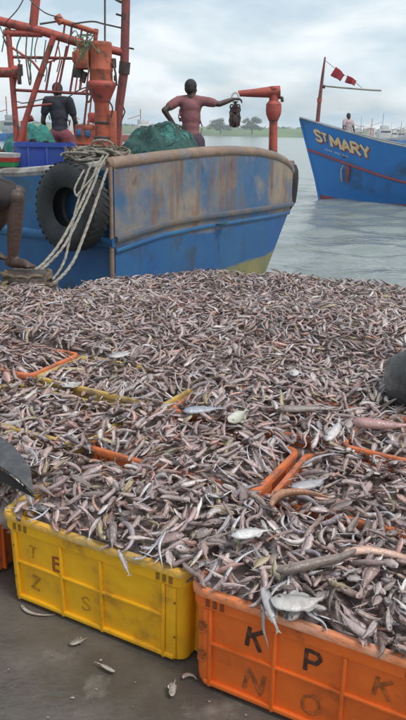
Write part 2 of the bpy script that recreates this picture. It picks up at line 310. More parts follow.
def stroke_mesh(ch, w, h, r, depth, seed=0, wob=0.0):
    """a letter brushed as flat strokes, centred, in the xy plane"""
    q = random.Random(seed); bm = bmesh.new()
    for pl in GLYPH[ch]:
        P = [Vector(((x - .5) * w + q.gauss(0, wob), (y - .5) * h + q.gauss(0, wob), 0)) for x, y in pl]; D = []
        for a, b in zip(P, P[1:]): D += [a.lerp(b, k / 5) for k in range(5)]
        D.append(P[-1]); rr = [r * q.uniform(.88, 1.10) for _ in D]
        tube(bm, D, rr, 8)
    for v in bm.verts: v.co.z *= depth / r
    me = bpy.data.meshes.new('letters'); bm.to_mesh(me); bm.free(); return me

WATER_Z = -1.1
# ------------------------------------------------------------------ setting: quay, water, far bank
QY = 5.75
bm = bmesh.new()
box(bm, (0, QY / 2 - 15, -0.75), (60, QY + 30, 1.5))
o = from_bm('quay', bm, 'concrete', smooth=False); o['kind'] = 'structure'
bm = bmesh.new(); box(bm, (0, QY + 0.09, -0.62), (60, 0.178, 1.2), bev=0.02)
o = from_bm('quay_edge', bm, 'quay_side', smooth=False); o['kind'] = 'structure'

xs = np.concatenate([-np.geomspace(1000, 42, 24), np.linspace(-40, 40, 260), np.geomspace(42, 1000, 24)])
ys = np.concatenate([np.linspace(4.5, 45, 190), np.geomspace(46, 690, 50)])
X, Y = np.meshgrid(xs, ys); Z = np.full_like(X, WATER_Z)
w = np.zeros_like(X)
for k in range(26):
    a = rng.uniform(-0.9, 0.9) + 1.2; lam = rng.uniform(0.5, 3.0); ph = rng.uniform(0, 6.28)
    w += 0.0075 * lam ** 0.9 * np.sin((X * np.cos(a) + Y * np.sin(a)) * 2 * math.pi / lam + ph)
fade = np.clip((60 - Y) / 30, 0, 1) * np.clip((45 - np.abs(X)) / 20, 0, 1)
o = grid_mesh('water', X, Y, Z + w * fade * 0.8, 'water'); o['kind'] = 'structure'

# far bank
BY = 520.0
xs = np.linspace(-700, 900, 200); vs = np.linspace(0, 1, 10)
X, V = np.meshgrid(xs, vs); nz = vnoise(3)
Yb = BY + V * 160 + 10 * nz(X / 60, V * 0)
Zb = WATER_Z - 0.3 + 6.5 * np.clip(V * 3.5, 0, 1) ** 0.7 + 1.2 * nz(X / 25, V * 4) * V
o = grid_mesh('far_bank', X, Yb, Zb, 'grassbank'); o['kind'] = 'structure'

def leaf_blob(bm, c, r, n, leaf, rnd):
    c = Vector(c)
    for _ in range(n):
        d = Vector((rnd.gauss(0, 1), rnd.gauss(0, 1), rnd.gauss(0, 1))).normalized()
        p = c + Vector((d.x * r[0], d.y * r[1], d.z * r[2])) * (rnd.random() ** 0.45)
        a = d.orthogonal().normalized(); q = Quaternion(d, rnd.random() * 6.28); a = q @ a; t = (d * rnd.uniform(-0.6, 0.6) + d.cross(a)).normalized()
        s = leaf * rnd.uniform(0.6, 1.4)
        vv = [bm.verts.new(p + a * s), bm.verts.new(p + t * s * 0.6), bm.verts.new(p - a * s), bm.verts.new(p - t * s * 0.6)]
        bm.faces.new(vv)
rnd = random.Random(5)
bm = bmesh.new()
for k in range(420):
    x = rnd.uniform(-500, 800); h = 2.4 + 1.6 * float(nz(x / 30.0, 7.3)) + rnd.uniform(-0.6, 0.6)
    leaf_blob(bm, (x, BY + 45 + rnd.uniform(0, 60), 4.0 + h * 0.5), (4.0, 3, max(1.2, h * 0.65)), 26, 0.9, rnd)
o = from_bm('far_wood', bm, 'leaf', smooth=False); o['kind'] = 'stuff'; o['label'] = 'low dark green scrub along the far bank'
def far_tree(px0, px1, pytop, Y, label):
    p = at((px0 + px1) / 2, 131, Y); top = at((px0 + px1) / 2, pytop, Y).z; w = abs(at(px1, 131, Y).x - at(px0, 131, Y).x)
    r = empty('bank_tree', (p.x, Y, 1.2)); tag(r, label, 'tree', 'trees on the far bank')
    H = top - 1.2; b = bmesh.new()
    tube(b, [(0, 0, -0.6), (0.1, 0, H * 0.3), (0.3, 0, H * 0.7)], [H * 0.05, H * 0.035, H * 0.012], 8)
    for k in range(5):
        a = k * 1.26; tube(b, [(0.1, 0, H * (0.25 + 0.06 * k)), (math.cos(a) * w * 0.2, math.sin(a) * w * 0.2, H * (0.5 + 0.05 * k)), (math.cos(a) * w * 0.36, math.sin(a) * w * 0.3, H * (0.6 + 0.05 * k))], [H * 0.02, H * 0.014, H * 0.006], 6)
    from_bm('trunk', b, 'bark', r)
    b = bmesh.new(); rr = random.Random(int(px0))
    for k in range(26):
        a = rr.uniform(0, 6.28); q = rr.uniform(0.05, 0.42); hz_ = rr.uniform(0.22, 0.86 - 0.5 * q)
        leaf_blob(b, (math.cos(a) * w * q, math.sin(a) * w * q * 0.7, H * hz_), (w * 0.15, w * 0.15, H * 0.13), 90, H * 0.04, rr)
    from_bm('crown', b, 'leaf', r, smooth=False)
far_tree(207, 234, 116, 500, 'broad bushy tree on the far bank beside the pink shirted man')
far_tree(241, 263, 114, 505, 'rounder tree on the far bank next to the red davit post')

# ------------------------------------------------------------------ crates
CL, CD, CH = 0.656, 0.372, 0.306
YAW = R_(-27.5347); A0 = Vector((-0.59582, 1.84650, 0))
UD = Vector((math.cos(YAW), math.sin(YAW), 0)); VD = Vector((-math.sin(YAW), math.cos(YAW), 0))
def uvw(u, v, z=0.0): return A0 + UD * u + VD * v + Vector((0, 0, z))
def to_uv(x, y):
    dx, dy = x - A0.x, y - A0.y
    return dx * UD.x + dy * UD.y, dx * VD.x + dy * VD.y
def rrect(hx, hy, r, z, n=4):
    o = []
    for cx, cy, a0 in ((hx - r, hy - r, 0), (-hx + r, hy - r, 90), (-hx + r, -hy + r, 180), (hx - r, -hy + r, 270)):
        for k in range(n + 1):
            a = R_(a0 + 90 * k / n); o.append(Vector((cx + r * math.cos(a), cy + r * math.sin(a), z)))
    return o
def loft(bm, sections, cap0=True, cap1=False):
    rings = [[bm.verts.new(p) for p in s] for s in sections]; n = len(rings[0])
    for A, B in zip(rings, rings[1:]):
        for k in range(n): bm.faces.new((A[k], A[(k + 1) % n], B[(k + 1) % n], B[k]))
    if cap0: bm.faces.new(rings[0][::-1])
    if cap1: bm.faces.new(rings[-1])
DIV = {'yellow': (0.085, 0.345, 0.56, 0.875), 'orange': (0.10, 0.37, 0.635, 0.90)}
crate_proto = {}
def crate_meshes(colr, dull=False):
    """shell with floor, rim, rib set, slot set; origin at centre of the base"""
    hx, hy, h = CL / 2, CD / 2, CH
    bm = bmesh.new(); t = 0.010
    loft(bm, [rrect(hx - 0.034, hy - 0.034, 0.022, 0.0), rrect(hx - 0.020, hy - 0.020, 0.030, 0.010), rrect(hx - 0.0165, hy - 0.0165, 0.034, 0.030), rrect(hx - 0.0125, hy - 0.0125, 0.036, h - 0.055),
              rrect(hx - 0.006, hy - 0.006, 0.040, h - 0.0525), rrect(hx - 0.006, hy - 0.006, 0.040, h - 0.012),
              rrect(hx - 0.018, hy - 0.018, 0.028, h - 0.012), rrect(hx - 0.030, hy - 0.030, 0.022, 0.016)], True, True)
    shell = from_bm('shell', bm).data
    bm = bmesh.new()   # rolled rim
    loft(bm, [rrect(hx - 0.020, hy - 0.020, 0.027, h - 0.020), rrect(hx - 0.001, hy - 0.001, 0.042, h - 0.0195), rrect(hx + 0.0, hy + 0.0, 0.043, h - 0.006), rrect(hx - 0.003, hy - 0.003, 0.040, h), rrect(hx - 0.019, hy - 0.019, 0.028, h), rrect(hx - 0.0215, hy - 0.0215, 0.026, h - 0.006), rrect(hx - 0.0215, hy - 0.0215, 0.026, h - 0.020)], False, False)
    rim = from_bm('rim', bm).data
    bm = bmesh.new()   # ribs on the four walls
    div = DIV[colr]; zb, zt, zm = 0.012, h - 0.055, 0.147
    for s in (-1, 1):
        y = s * (hy - 0.0135)
        xs = [-hx + CL * d for d in div]
        for x in xs: box(bm, (x, y, (zb + zt) / 2), (0.009, 0.0155, zt - zb), bev=0.002)
        box(bm, ((xs[0] + xs[-1]) / 2, y, zm), (xs[-1] - xs[0], 0.0135, 0.009), bev=0.002)
        box(bm, (0, y, 0.022), (CL - 0.10, 0.0145, 0.014), bev=0.003)
        # thicker end posts, a few mm proud of the panels
        for e0, e1 in ((-hx + 0.044, xs[0] - 0.006), (xs[-1] + 0.006, hx - 0.044)):
            if e1 - e0 > 0.004: box(bm, ((e0 + e1) / 2, s * (hy - 0.0145), (zb + zt) / 2), (e1 - e0, 0.009, zt - zb - 0.01), bev=0.002)
        x = s * (hx - 0.0135)
        for yy in (-0.11, 0.0, 0.11): box(bm, (x, yy, (zb + zt) / 2), (0.0155, 0.009, zt - zb), bev=0.002)
        box(bm, (x, 0, zm), (0.0135, 0.22, 0.009), bev=0.002)
    ribs = from_bm('rib_set', bm, smooth=True).data
    bm = bmesh.new()   # drainage and hand slots as surface blocks, their inner shade painted as darker plastic
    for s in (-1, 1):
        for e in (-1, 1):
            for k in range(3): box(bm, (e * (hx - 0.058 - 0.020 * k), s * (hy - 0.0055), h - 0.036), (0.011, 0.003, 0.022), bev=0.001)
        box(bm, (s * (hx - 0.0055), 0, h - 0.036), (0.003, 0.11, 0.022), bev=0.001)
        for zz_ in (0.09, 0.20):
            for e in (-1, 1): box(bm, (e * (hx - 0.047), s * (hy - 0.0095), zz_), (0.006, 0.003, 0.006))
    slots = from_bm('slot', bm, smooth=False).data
    for o in list(COL.objects):
        if o.data in (shell, rim, ribs, slots): bpy.data.objects.remove(o)
    shell.materials.append(MT[colr + ('_dull' if dull else '')]); rim.materials.append(MT[colr + ('_dull' if dull else '_rim')]); ribs.materials.append(MT[colr]); slots.materials.append(MT['slot_' + colr])
    return shell, rim, ribs, slots
crate_root = []
def crate(colr, u, v, z, label, rot=0.0, tilt=(0, 0), dull=False):
    """u,v: front-left corner in the crate grid"""
    key = (colr, dull or v > .2)
    if key not in crate_proto: crate_proto[key] = crate_meshes(*key)
    c = uvw(u + CL / 2, v + CD / 2, z)
    r = empty(colr + '_crate', c, YAW + R_(rot)); r.rotation_euler = (R_(tilt[0]), R_(tilt[1]), YAW + R_(rot)); tag(r, label, 'crate', 'fish crates under the heap')
    for nm, me in zip(('shell', 'rim', 'rib_set', 'slot'), crate_proto[key]):
        q_ = link(nm, me, None, r)
        if nm == 'slot': q_['kind'] = 'stuff'
    crate_root.append(r)
    return r
def hash_(t, x): return ord(t) + int(x * 1000)
def letter(r, txt, fx, fz, size, m, rot=0.0, bold=0.0, sx=1.0, panel=True):
    me = stroke_mesh(txt, size * .62 * sx, size * .78, .0034 + bold * 1.6, .0012, hash_(txt, fx), .0012); me.materials.append(MT[m])
    o = bpy.data.objects.new('lettering', me); COL.objects.link(o); o.parent = [c for c in r.children if c.name.startswith('shell')][0]
    zz = CH * fz; y = -(CD / 2 - 0.0165 + 0.004 * (zz - 0.03) / (CH - 0.085)) - 0.0016 if panel else -(CD / 2 - 0.0100) - 0.0012
    o.location = (-CL / 2 + CL * fx, y, zz); o.rotation_euler = (R_(90), R_(rot), 0); 
    return o

ya = crate('yellow', -0.012, 0, 0, 'yellow plastic fish crate marked E and Z, facing front on the wet concrete')
letter(ya, 'E', 0.315, 0.60, 0.058, 'marker_red', 2, 0.0006, 0.8)
letter(ya, 'Z', 0.185, 0.29, 0.06, 'marker_brown', 6, 0.0004, 0.8)
letter(ya, 'T', 0.18, 0.64, 0.05, 'marker_brown', 4, -0.0006, 0.8)
letter(ya, 'S', 0.47, 0.27, 0.06, 'marker_brown', 0, -0.0008, 0.9)
oa = crate('orange', 0.657, -0.035, 0, 'orange plastic fish crate marked K P N, at the front of the heap', rot=0.0)
letter(oa, 'K', 0.285, 0.68, 0.075, 'marker', 6, 0.0016, 0.85)
letter(oa, 'P', 0.52, 0.66, 0.075, 'marker', 4, 0.0014, 0.9)
letter(oa, 'N', 0.29, 0.25, 0.085, 'marker_faint', 8, 0.0012, 0.9)
letter(oa, 'O', 0.52, 0.24, 0.075, 'marker_faint', 4, 0.0004, 0.9)
letter(oa, 'K', 0.775, 0.66, 0.07, 'marker_faint', 4, 0.0012, 0.9)
letter(oa, 'B', 0.066, 0.62, 0.045, 'marker_faint', 0, 0.0, 0.8, False)
letter(oa, 'B', 0.066, 0.33, 0.045, 'marker_faint', 0, 0.0, 0.8, False)
crate('orange', 1.33, -0.05, 0, 'orange crate at the front, just right of the crate marked K P')
crate('orange', -0.75, 0.03, 0, 'dull orange crate mostly cut off, beside the left end of the yellow crate', dull=True)
Z2, Z3 = 0.058, 0.088
crate('yellow', -0.655, 0.395, Z2, 'buried yellow crate in the second row whose back rim shows through the fish', tilt=(0.5, 0))
crate('orange', 0.010, 0.395, Z2, 'buried orange crate in the second row, behind the yellow crate marked E', rot=-1)
crate('orange', 0.690, 0.388, Z2, 'buried orange crate in the second row, behind the crate marked K P', rot=1)
crate('orange', -1.235, 0.790, Z3, 'buried orange crate whose rim corner pokes out of the fish near the left edge', rot=1.5)
crate('yellow', -0.560, 0.790, Z3, 'buried yellow crate in the third row with a pale rim showing', rot=-1)
crate('orange', 0.112, 0.785, Z3, 'buried orange crate in the third row showing a broken front rim', rot=2)
crate('orange', 0.790, 0.785, Z3, 'buried orange crate in the third row at the right with its front rim bare', rot=-1)
crate('orange', -2.15, 1.87, 0.05, 'buried orange crate at the far left end of the heap near the bollard', rot=4)

# rim stretches left bare of fish: (u0,v0,u1,v1,rim z, clear radius)
EXPO = [(-0.98, 1.152, -0.60, 1.160, CH + Z3, 0.044), (-0.588, 0.80, -0.583, 1.150, CH + Z3, 0.044),
        (-0.49, 1.155, 0.02, 1.152, CH + Z3, 0.032), (-0.548, 1.10, -0.545, 1.155, CH + Z3, 0.037), (-0.30, 0.755, -0.06, 0.757, CH + Z2, 0.037),
        (0.10, 0.80, 0.105, 0.95, CH + Z3, 0.043), (0.13, 0.79, 0.34, 0.795, CH + Z3, 0.027), (0.07, 0.364, 0.22, 0.364, CH, 0.037), (0.655, 0.42, 0.665, 0.70, CH + Z2, 0.037), (0.70, 0.42, 0.70, 0.70, CH + Z2, 0.037),
        (0.83, 0.795, 1.10, 0.793, CH + Z3, 0.041), (0.008, 0.03, 0.008, 0.15, CH, 0.037), (-0.70, 0.03, -0.05, 0.03, CH, 0.037),
        (-1.52, 2.10, -1.49, 2.22, CH + .05, 0.061)]
EX = [(uvw(a, b), uvw(c, d), z, r) for a, b, c, d, z, r in EXPO]
# ------------------------------------------------------------------ the heap of fish
nA, nB, nC = vnoise(21), vnoise(22), vnoise(23)
def far_limit(x): return np.interp(x, [-3.5, -1.6, -1.0, -0.4, 0.1, 0.7, 1.4, 2.4], [4.35, 4.45, 4.72, 5.02, 5.12, 5.03, 4.84, 4.6])
def heap_z(x, y):
    x = np.asarray(x, float); y = np.asarray(y, float)
    dx, dy = x - A0.x, y - A0.y
    u = dx * UD.x + dy * UD.y; v = dx * VD.x + dy * VD.y
    vf = np.where((u > 0.65), -0.012, 0.028)
    z = np.interp(v - vf, [-0.03, 0.0, 0.06, 0.2, 0.5, 1.0, 2.0, 3.0, 4.0], [0.322, 0.336, 0.356, 0.372, 0.384, 0.404, 0.430, 0.455, 0.45])
    amp = np.clip((v - vf) / 0.5, 0.15, 1)
    z = z + amp * (0.075 * nA(x / 0.75 + 5, y / 0.75) + 0.035 * nB(x / 0.28, y / 0.28 + 9))
    z = z + 0.060 * np.exp(-(((x - 0.72) / 0.38) ** 2 + ((y - 3.62) / 0.30) ** 2)) - 0.03 * np.exp(-(((x - 0.70) / 0.5) ** 2 + ((y - 2.95) / 0.25) ** 2))
    z = z + 0.035 * np.exp(-(((x - 0.15) / 0.5) ** 2 + ((y - 4.7) / 0.3) ** 2))
    for p, q, rz, rad in EX:     # lower along the bare rims
        ax, ay = p.x, p.y; bx, by = q.x - p.x, q.y - p.y; L2 = bx * bx + by * by + 1e-9
        t = np.clip(((x - ax) * bx + (y - ay) * by) / L2, 0, 1)
        d = np.hypot(x - ax - t * bx, y - ay - t * by)
        wgt = np.clip(1.0 - (d - rad * 0.55) / (rad * 1.3), 0, 1); wgt = wgt * wgt * (3 - 2 * wgt)
        z = z * (1 - wgt) + np.minimum(z, rz - 0.022) * wgt
    k = np.clip((far_limit(x) - y) / 0.26, 0, 1); k = k ** 0.55
    kx = np.clip((0.80 + 0.31 * y - np.abs(x)) / 0.22, 0, 1) ** 0.55; k = k * np.where(v > 0.40, kx, 1)
    z = 0.05 + (z - 0.05) * k
    return z
def in_heap(x, y):
    dx, dy = x - A0.x, y - A0.y
    u = dx * UD.x + dy * UD.y; v = dx * VD.x + dy * VD.y
    if v < (-0.026 if u > 0.65 else 0.010) or y > far_limit(x) - 0.01: return False
    if u > 2.0 or u < -3.2: return False
    return abs(x) < 0.76 + 0.31 * y

def spine(L, n, b1, b2, s):
    """centre line of a bent fish: curvature b1 (a C), b2 (an S); returns points and tangents in the xy plane"""
    t = np.linspace(0, 1, n); ang = b1 * (t - 0.5) * 2 + b2 * np.sin(t * math.pi * 2 + s)
    d = np.stack([np.cos(ang), np.sin(ang)], -1); p = np.zeros((n, 2)); st = L / (n - 1)
    for i in range(1, n): p[i] = p[i - 1] + (d[i - 1] + d[i]) / 2 * st
    return p - p.mean(0), d
KINDS_ = {  # height/length, width/height, bend, profile over t, tail size
    'slender': (0.195, 0.80, 0.6, ([0, .03, .10, .22, .5, .75, .9, 1], [.42, .78, .98, 1, .92, .66, .38, .30]), 0.75),
    'eel':     (0.105, 0.95, 1.1, ([0, .03, .1, .3, .6, .85, 1], [.3, .7, .95, 1, .85, .5, .08]), 0.0),
    'plump':   (0.275, 0.62, 0.36, ([0, .03, .10, .28, .5, .7, .86, 1], [.34, .62, .88, 1, .93, .58, .25, .24]), 1.0),
    'deep':    (0.40, 0.36, 0.2, ([0, .03, .12, .34, .55, .75, .88, 1], [.20, .50, .82, 1, .90, .50, .15, .15]), 0.8),
    'ribbon':  (0.075, 0.30, 1.0, ([0, .06, .15, .4, .7, 1], [.3, .8, 1, .95, .6, .05]), 0.0),
    'shrimp':  (0.21, 0.85, 1.6, ([0, .04, .2, .4, .7, .9, 1], [.08, .5, 1, .95, .7, .45, .4]), 0.9),
    'flat':    (0.38, 0.22, 0.3, ([0, .03, .12, .4, .65, .86, 1], [.3, .62, .9, 1, .78, .24, .13]), 0.7)}
LEN = {'slender': (.048, .104), 'eel': (.075, .14), 'plump': (.042, .098), 'deep': (.040, .080), 'ribbon': (.09, .15), 'shrimp': (.04, .075), 'flat': (.05, .10)}
def fish_arrays(kind, L, n, m, seed, base, fine):
    r = np.random.default_rng(seed); hl, wh, bend, (pt, pv), tail = KINDS_[kind]
    hl *= r.uniform(0.85, 1.2)
    b1 = r.normal(0, bend * 0.6); b2 = r.normal(0, bend * 0.30)
    if kind == 'shrimp': b1 = r.choice([-1, 1]) * r.uniform(0.8, 1.4); b2 = 0
    p, d = spine(L, n, b1, b2, r.uniform(0, 6)); t = np.linspace(0, 1, n)
    h = np.interp(t, pt, pv) * hl * L / 2; zb = 0.06 * L * r.normal(0, 0.5) * np.cos(t * math.pi * r.uniform(0.7, 1.4) + r.uniform(0, 3))
    sx = r.uniform(0.9, 1.15)
    V = []; C = []; F = []
    back = 1 if r.random() < 0.5 else -1
    base = np.array(base)
    for i in range(n):
        nx = np.array([-d[i, 1], d[i, 0]])
        for k in range(m):
            a = 2 * math.pi * k / m; cy = math.cos(a) * h[i]; cz = math.sin(a) * h[i] * wh * sx
            V.append([p[i, 0] + nx[0] * cy, p[i, 1] + nx[1] * cy, cz + zb[i]])
            q = math.cos(a) * back                              # +1 back, -1 belly (countershading of the skin)
            f = 1 + (-0.38 * q if q > 0 else -0.42 * q)
            if kind == 'slender' and q > -0.3 and (i % 3 == 0): f *= 0.82    # blotched flanks
            if kind == 'shrimp': f = 1 + 0.22 * (i % 2) - 0.1
            f *= r.uniform(0.86, 1.14)
            if t[i] < 0.16 and kind not in ('shrimp',): f *= 0.88
            c = base * f
            if q < -0.4: c = c * 0.72 + np.array([.42, .385, .375]) * 0.28
            C.append(c)
    for i in range(n - 1):
        for k in range(m):
            a, b, c, e = i * m + k, i * m + (k + 1) % m, (i + 1) * m + (k + 1) % m, (i + 1) * m + k
            F += [(a, b, c), (a, c, e)]
    c0 = len(V); V.append([*(p[0] - d[0] * h[0] * 0.8), zb[0]]); C.append(base * 0.8)
    c1 = len(V); V.append([*(p[-1] + d[-1] * h[-1] * 0.8), zb[-1]]); C.append(base * 0.8)
    for k in range(m): F += [(c0, (k + 1) % m, k), (c1, (n - 1) * m + k, (n - 1) * m + (k + 1) % m)]
    fin = base * 0.72 + 0.02
    def sheet(pts, col):
        i0 = len(V)
        for q in pts: V.append(list(q)); C.append(col * r.uniform(.85, 1.15))
        for k in range(1, len(pts) - 1): F.append((i0, i0 + k, i0 + k + 1))
    nx = np.array([-d[-1, 1], d[-1, 0]])
    if tail:
        s = tail * L * 0.10 * r.uniform(.8, 1.25); e = p[-1]; z = zb[-1]; hh = h[-1] * 0.7; sp = r.uniform(0.6, 1.05)
        sheet([(*(e - nx * hh), z), (*(e + d[-1] * s * 1.35 - nx * s * sp), z + r.normal(0, .1) * s), (*(e + d[-1] * s * 0.85), z + r.normal(0, .2) * s), (*(e + d[-1] * s * 1.35 + nx * s * sp), z + r.normal(0, .1) * s), (*(e + nx * hh), z)], fin)
    if fine and kind not in ('eel', 'shrimp', 'ribbon'):
        for sgn, i0, i1, hs in ((back, int(n * .3), int(n * .75), .5), (-back, int(n * .55), int(n * .8), .4)):
            pts = []
            for i in range(i0, i1 + 1): pts.append((*(p[i] + np.array([-d[i, 1], d[i, 0]]) * h[i] * 0.9 * sgn), zb[i]))
            for i in range(i1, i0, -1): pts.append((*(p[i] + np.array([-d[i, 1], d[i, 0]]) * (h[i] * (1 + hs * r.uniform(.5, 1))) * sgn + d[i] * L * .02), zb[i] + r.normal(0, .002)))
            i_ = len(V); k_ = len(pts)
            for q in pts: V.append(list(q)); C.append(fin)
            for k in range(i1 - i0):
                a, b = i_ + k, i_ + k + 1; c = i_ + k_ - 1 - k; e = c - 1
                if e > b: F += [(a, b, e), (a, e, c)]
                else: F.append((a, b, c))
    if fine:  # gill edge darker and an eye on either flank
        ie = max(1, int(round(n * 0.09)))
        for sgn in (-1, 1):
            if kind == 'shrimp' and sgn > 0: continue
            c = np.array([*(p[ie] + np.array([-d[ie, 1], d[ie, 0]]) * h[ie] * 0.30 * back), zb[ie] + sgn * h[ie] * wh * sx * 0.92]); er = max(0.0026, min(0.0048, h[ie] * 0.30)); i0 = len(V)
            V.append(list(c + [0, 0, sgn * er * .8])); C.append(np.array([.01, .01, .012]))
            for k in range(6): V.append(list(c + [er * math.cos(k * 1.047), er * math.sin(k * 1.047), 0])); C.append(np.array([.02, .02, .022]) if r.random() < .5 else np.array([.30, .28, .25]))
            for k in range(6): F.append((i0, i0 + 1 + k, i0 + 1 + (k + 1) % 6))
        if kind == 'shrimp':
            i0 = len(V)
            for k in range(5):
                i = int(n * (.25 + .12 * k)); q = p[min(i, n - 1)]; nn = np.array([-d[min(i, n - 1), 1], d[min(i, n - 1), 0]]) * (1 if b1 > 0 else -1)
                sheet([(*q, 0), (*(q + nn * L * .13 + d[0] * .004), .003), (*(q + nn * L * .125 + d[0] * .008), 0)], base * 0.9)
    return np.array(V), np.array(F), np.clip(np.array(C), 0.008, 0.72)
PAL = [((.30, .212, .198), 27), ((.25, .175, .152), 18), ((.36, .275, .258), 20), ((.18, .13, .12), 11), ((.44, .375, .355), 8), ((.35, .205, .175), 6), ((.30, .24, .15), 4), ((.275, .23, .24), 8)]
PW = np.array([w for _, w in PAL], float); PW /= PW.sum()
KN = ['slender', 'eel', 'plump', 'deep', 'ribbon', 'shrimp', 'flat']; KP = np.array([.40, .08, .34, .07, .03, .04, .04]); KP /= KP.sum()
near_t, far_t = [], []
def pick_col(k, r):
    c = np.array(PAL[r.choice(len(PAL), p=PW)][0]) * r.uniform(.85, 1.2)
    if k == 'shrimp': c = np.array([.38, .215, .165]) * r.uniform(.7, 1.2)
    if k == 'ribbon': c = np.array([.42, .40, .41]) * r.uniform(.8, 1.2)
    if k == 'deep': c = c * 0.6 + np.array([.48, .43, .41]) * .4
    return c
for i in range(64):
    k = KN[rng.choice(7, p=KP)] if i >= 14 else KN[i % 7]
    L = rng.uniform(*LEN[k]); c = pick_col(k, rng)
    near_t.append((k, L, fish_arrays(k, L, 15 if k in ('eel', 'ribbon', 'shrimp') else 12, 8, 100 + i, c, True)))
    far_t.append((k, L, fish_arrays(k, L, 9 if k in ('eel', 'ribbon', 'shrimp') else 7, 6, 100 + i, c / c.mean() * .27, False)))
def fish_mesh(name, arr):
    V, F, C = arr; me = bpy.data.meshes.new(name); me.from_pydata(V.tolist(), [], F.tolist())
    me.polygons.foreach_set('use_smooth', [True] * len(F))
    at_ = me.color_attributes.new('tint', 'FLOAT_COLOR', 'POINT'); at_.data.foreach_set('color', np.c_[C, np.ones(len(C))].astype(np.float32).ravel())
    me.materials.append(MT['fish']); return me

# drop the fish one by one on a height map
RES = 0.008; X0, Y0, X1, Y1 = -2.6, 0.7, 2.6, 5.3
gx = np.arange(X0, X1, RES); gy = np.arange(Y0, Y1, RES); NX, NY = len(gx), len(gy)
GX, GY = np.meshgrid(gx, gy); TZ = heap_z(GX, GY); DEPTH = 0.065
_u = (GX - A0.x) * UD.x + (GY - A0.y) * UD.y; _v = (GX - A0.x) * VD.x + (GY - A0.y) * VD.y
H0 = TZ - DEPTH
_rim = ((_u < .65) & (_v < .024)) | ((_u >= .65) & (_v < -.010)) | ((_u > .618) & (_u < .682) & (_v < .33)) | ((np.abs(_u + .012) < .024) & (_v < .16))
H0 = np.where(_rim, np.maximum(H0, CH), H0)
HM = [row.tolist() for row in H0]; TZl = TZ.tolist()
rnd = random.Random(17)
exl = [(p.x, p.y, q.x - p.x, q.y - p.y, rad) for p, q, rz, rad in EX]
def near_rim(x, y, f=1.0):
    for ax, ay, bx, by, rad in exl:
        t = max(0, min(1, ((x - ax) * bx + (y - ay) * by) / (bx * bx + by * by + 1e-9)))
        if (x - ax - t * bx) ** 2 + (y - ay - t * by) ** 2 < (rad * f) ** 2: return True
    return False
tmpl = []
for k, L, (V, F, C) in near_t:
    hl, wh = KINDS_[k][0], KINDS_[k][1]; n = 15 if k in ('eel', 'ribbon', 'shrimp') else 12
    core = V[:n * 8].reshape(n, 8, 3); sp_ = core.mean(1)[:, :2]; idx = [0, n // 4, n // 2, 3 * n // 4, n - 1]
    tmpl.append((k, L, [tuple(sp_[i]) for i in idx], hl * L / 2, hl * L / 2 * wh, [tuple(q) for q in sp_]))
placed = []
def drop(ti, x, y, a, jitter=1.0, roll=None, zmax=None, force=False):
    k, L, pts, h, w, allp = tmpl[ti]; ca, sa = math.cos(a), math.sin(a)
    if not force:
        for px, py in (allp[0], allp[-1]):
            wx, wy = x + ca * px - sa * py, y + sa * px + ca * py; uu, vv = to_uv(wx, wy)
            if vv < (-.066 if uu > .65 else -.030): return None
    S = []
    for px, py in pts:
        wx, wy = x + ca * px - sa * py, y + sa * px + ca * py
        i, j = int((wx - X0) / RES), int((wy - Y0) / RES)
        if not (0 <= i < NX and 0 <= j < NY): return None
        S.append(HM[j][i])
    s0 = [p[0] for p in pts]; ms = sum(s0) / 5; mz = sum(S) / 5
    sl = sum((s - ms) * (z - mz) for s, z in zip(s0, S)) / (sum((s - ms) ** 2 for s in s0) + 1e-9)
    sl = max(-0.6, min(0.6, sl)) + rnd.gauss(0, 0.14) * jitter
    res = max(z - (mz + sl * (s - ms)) for s, z in zip(s0, S))
    if roll is None: roll = rnd.gauss(0, 0.45) if k not in ('eel', 'slender', 'shrimp') else rnd.uniform(-0.8, 0.8)
    rad = abs(math.cos(roll)) * w + abs(math.sin(roll)) * h
    z = mz - sl * ms + 0.55 * res + rad * 0.62
    if not force:
        i, j = int((x - X0) / RES), int((y - Y0) / RES)
        if z > TZl[j][i] + 0.012: return None
    hw = max(1, int(h * 0.8 / RES))
    for px, py in allp:
        wx, wy = x + ca * px - sa * py, y + sa * px + ca * py
        i, j = int((wx - X0) / RES), int((wy - Y0) / RES); zt = z + sl * px + rad * 0.55
        for jj in range(j - hw, j + hw + 1):
            if 0 <= jj < NY:
                row = HM[jj]
                for ii in range(i - hw, i + hw + 1):
                    if 0 <= ii < NX and row[ii] < zt: row[ii] = zt
    e = (ti, x, y, z, a, -math.atan(sl), roll, rad); placed.append(e); return e
tries = 0
while tries < 290000 and len(placed) < 27000:
    tries += 1
    y = rnd.uniform(1.0, 5.2); x = rnd.uniform(-0.76 - 0.31 * y, 0.76 + 0.31 * y)
    if not in_heap(x, y): continue
    if near_rim(x, y, 1.05): continue
    # neighbours lie roughly alike: a slowly turning field with a wide spread
    a = 6.0 * float(nC(x / 0.5, y / 0.5)) + rnd.gauss(0, 0.9) + (math.pi if rnd.random() < 0.5 else 0) + 2.4
    drop(rnd.randrange(64), x, y, a)
print('fish placed', len(placed), 'tries', tries)
def fish_matrix(e):
    ti, x, y, z, a, pitch, roll, rad = e
    return Matrix.Translation((x, y, z)) @ Matrix.Rotation(a, 4, 'Z') @ Matrix.Rotation(pitch, 4, 'Y') @ Matrix.Rotation(roll, 4, 'X')

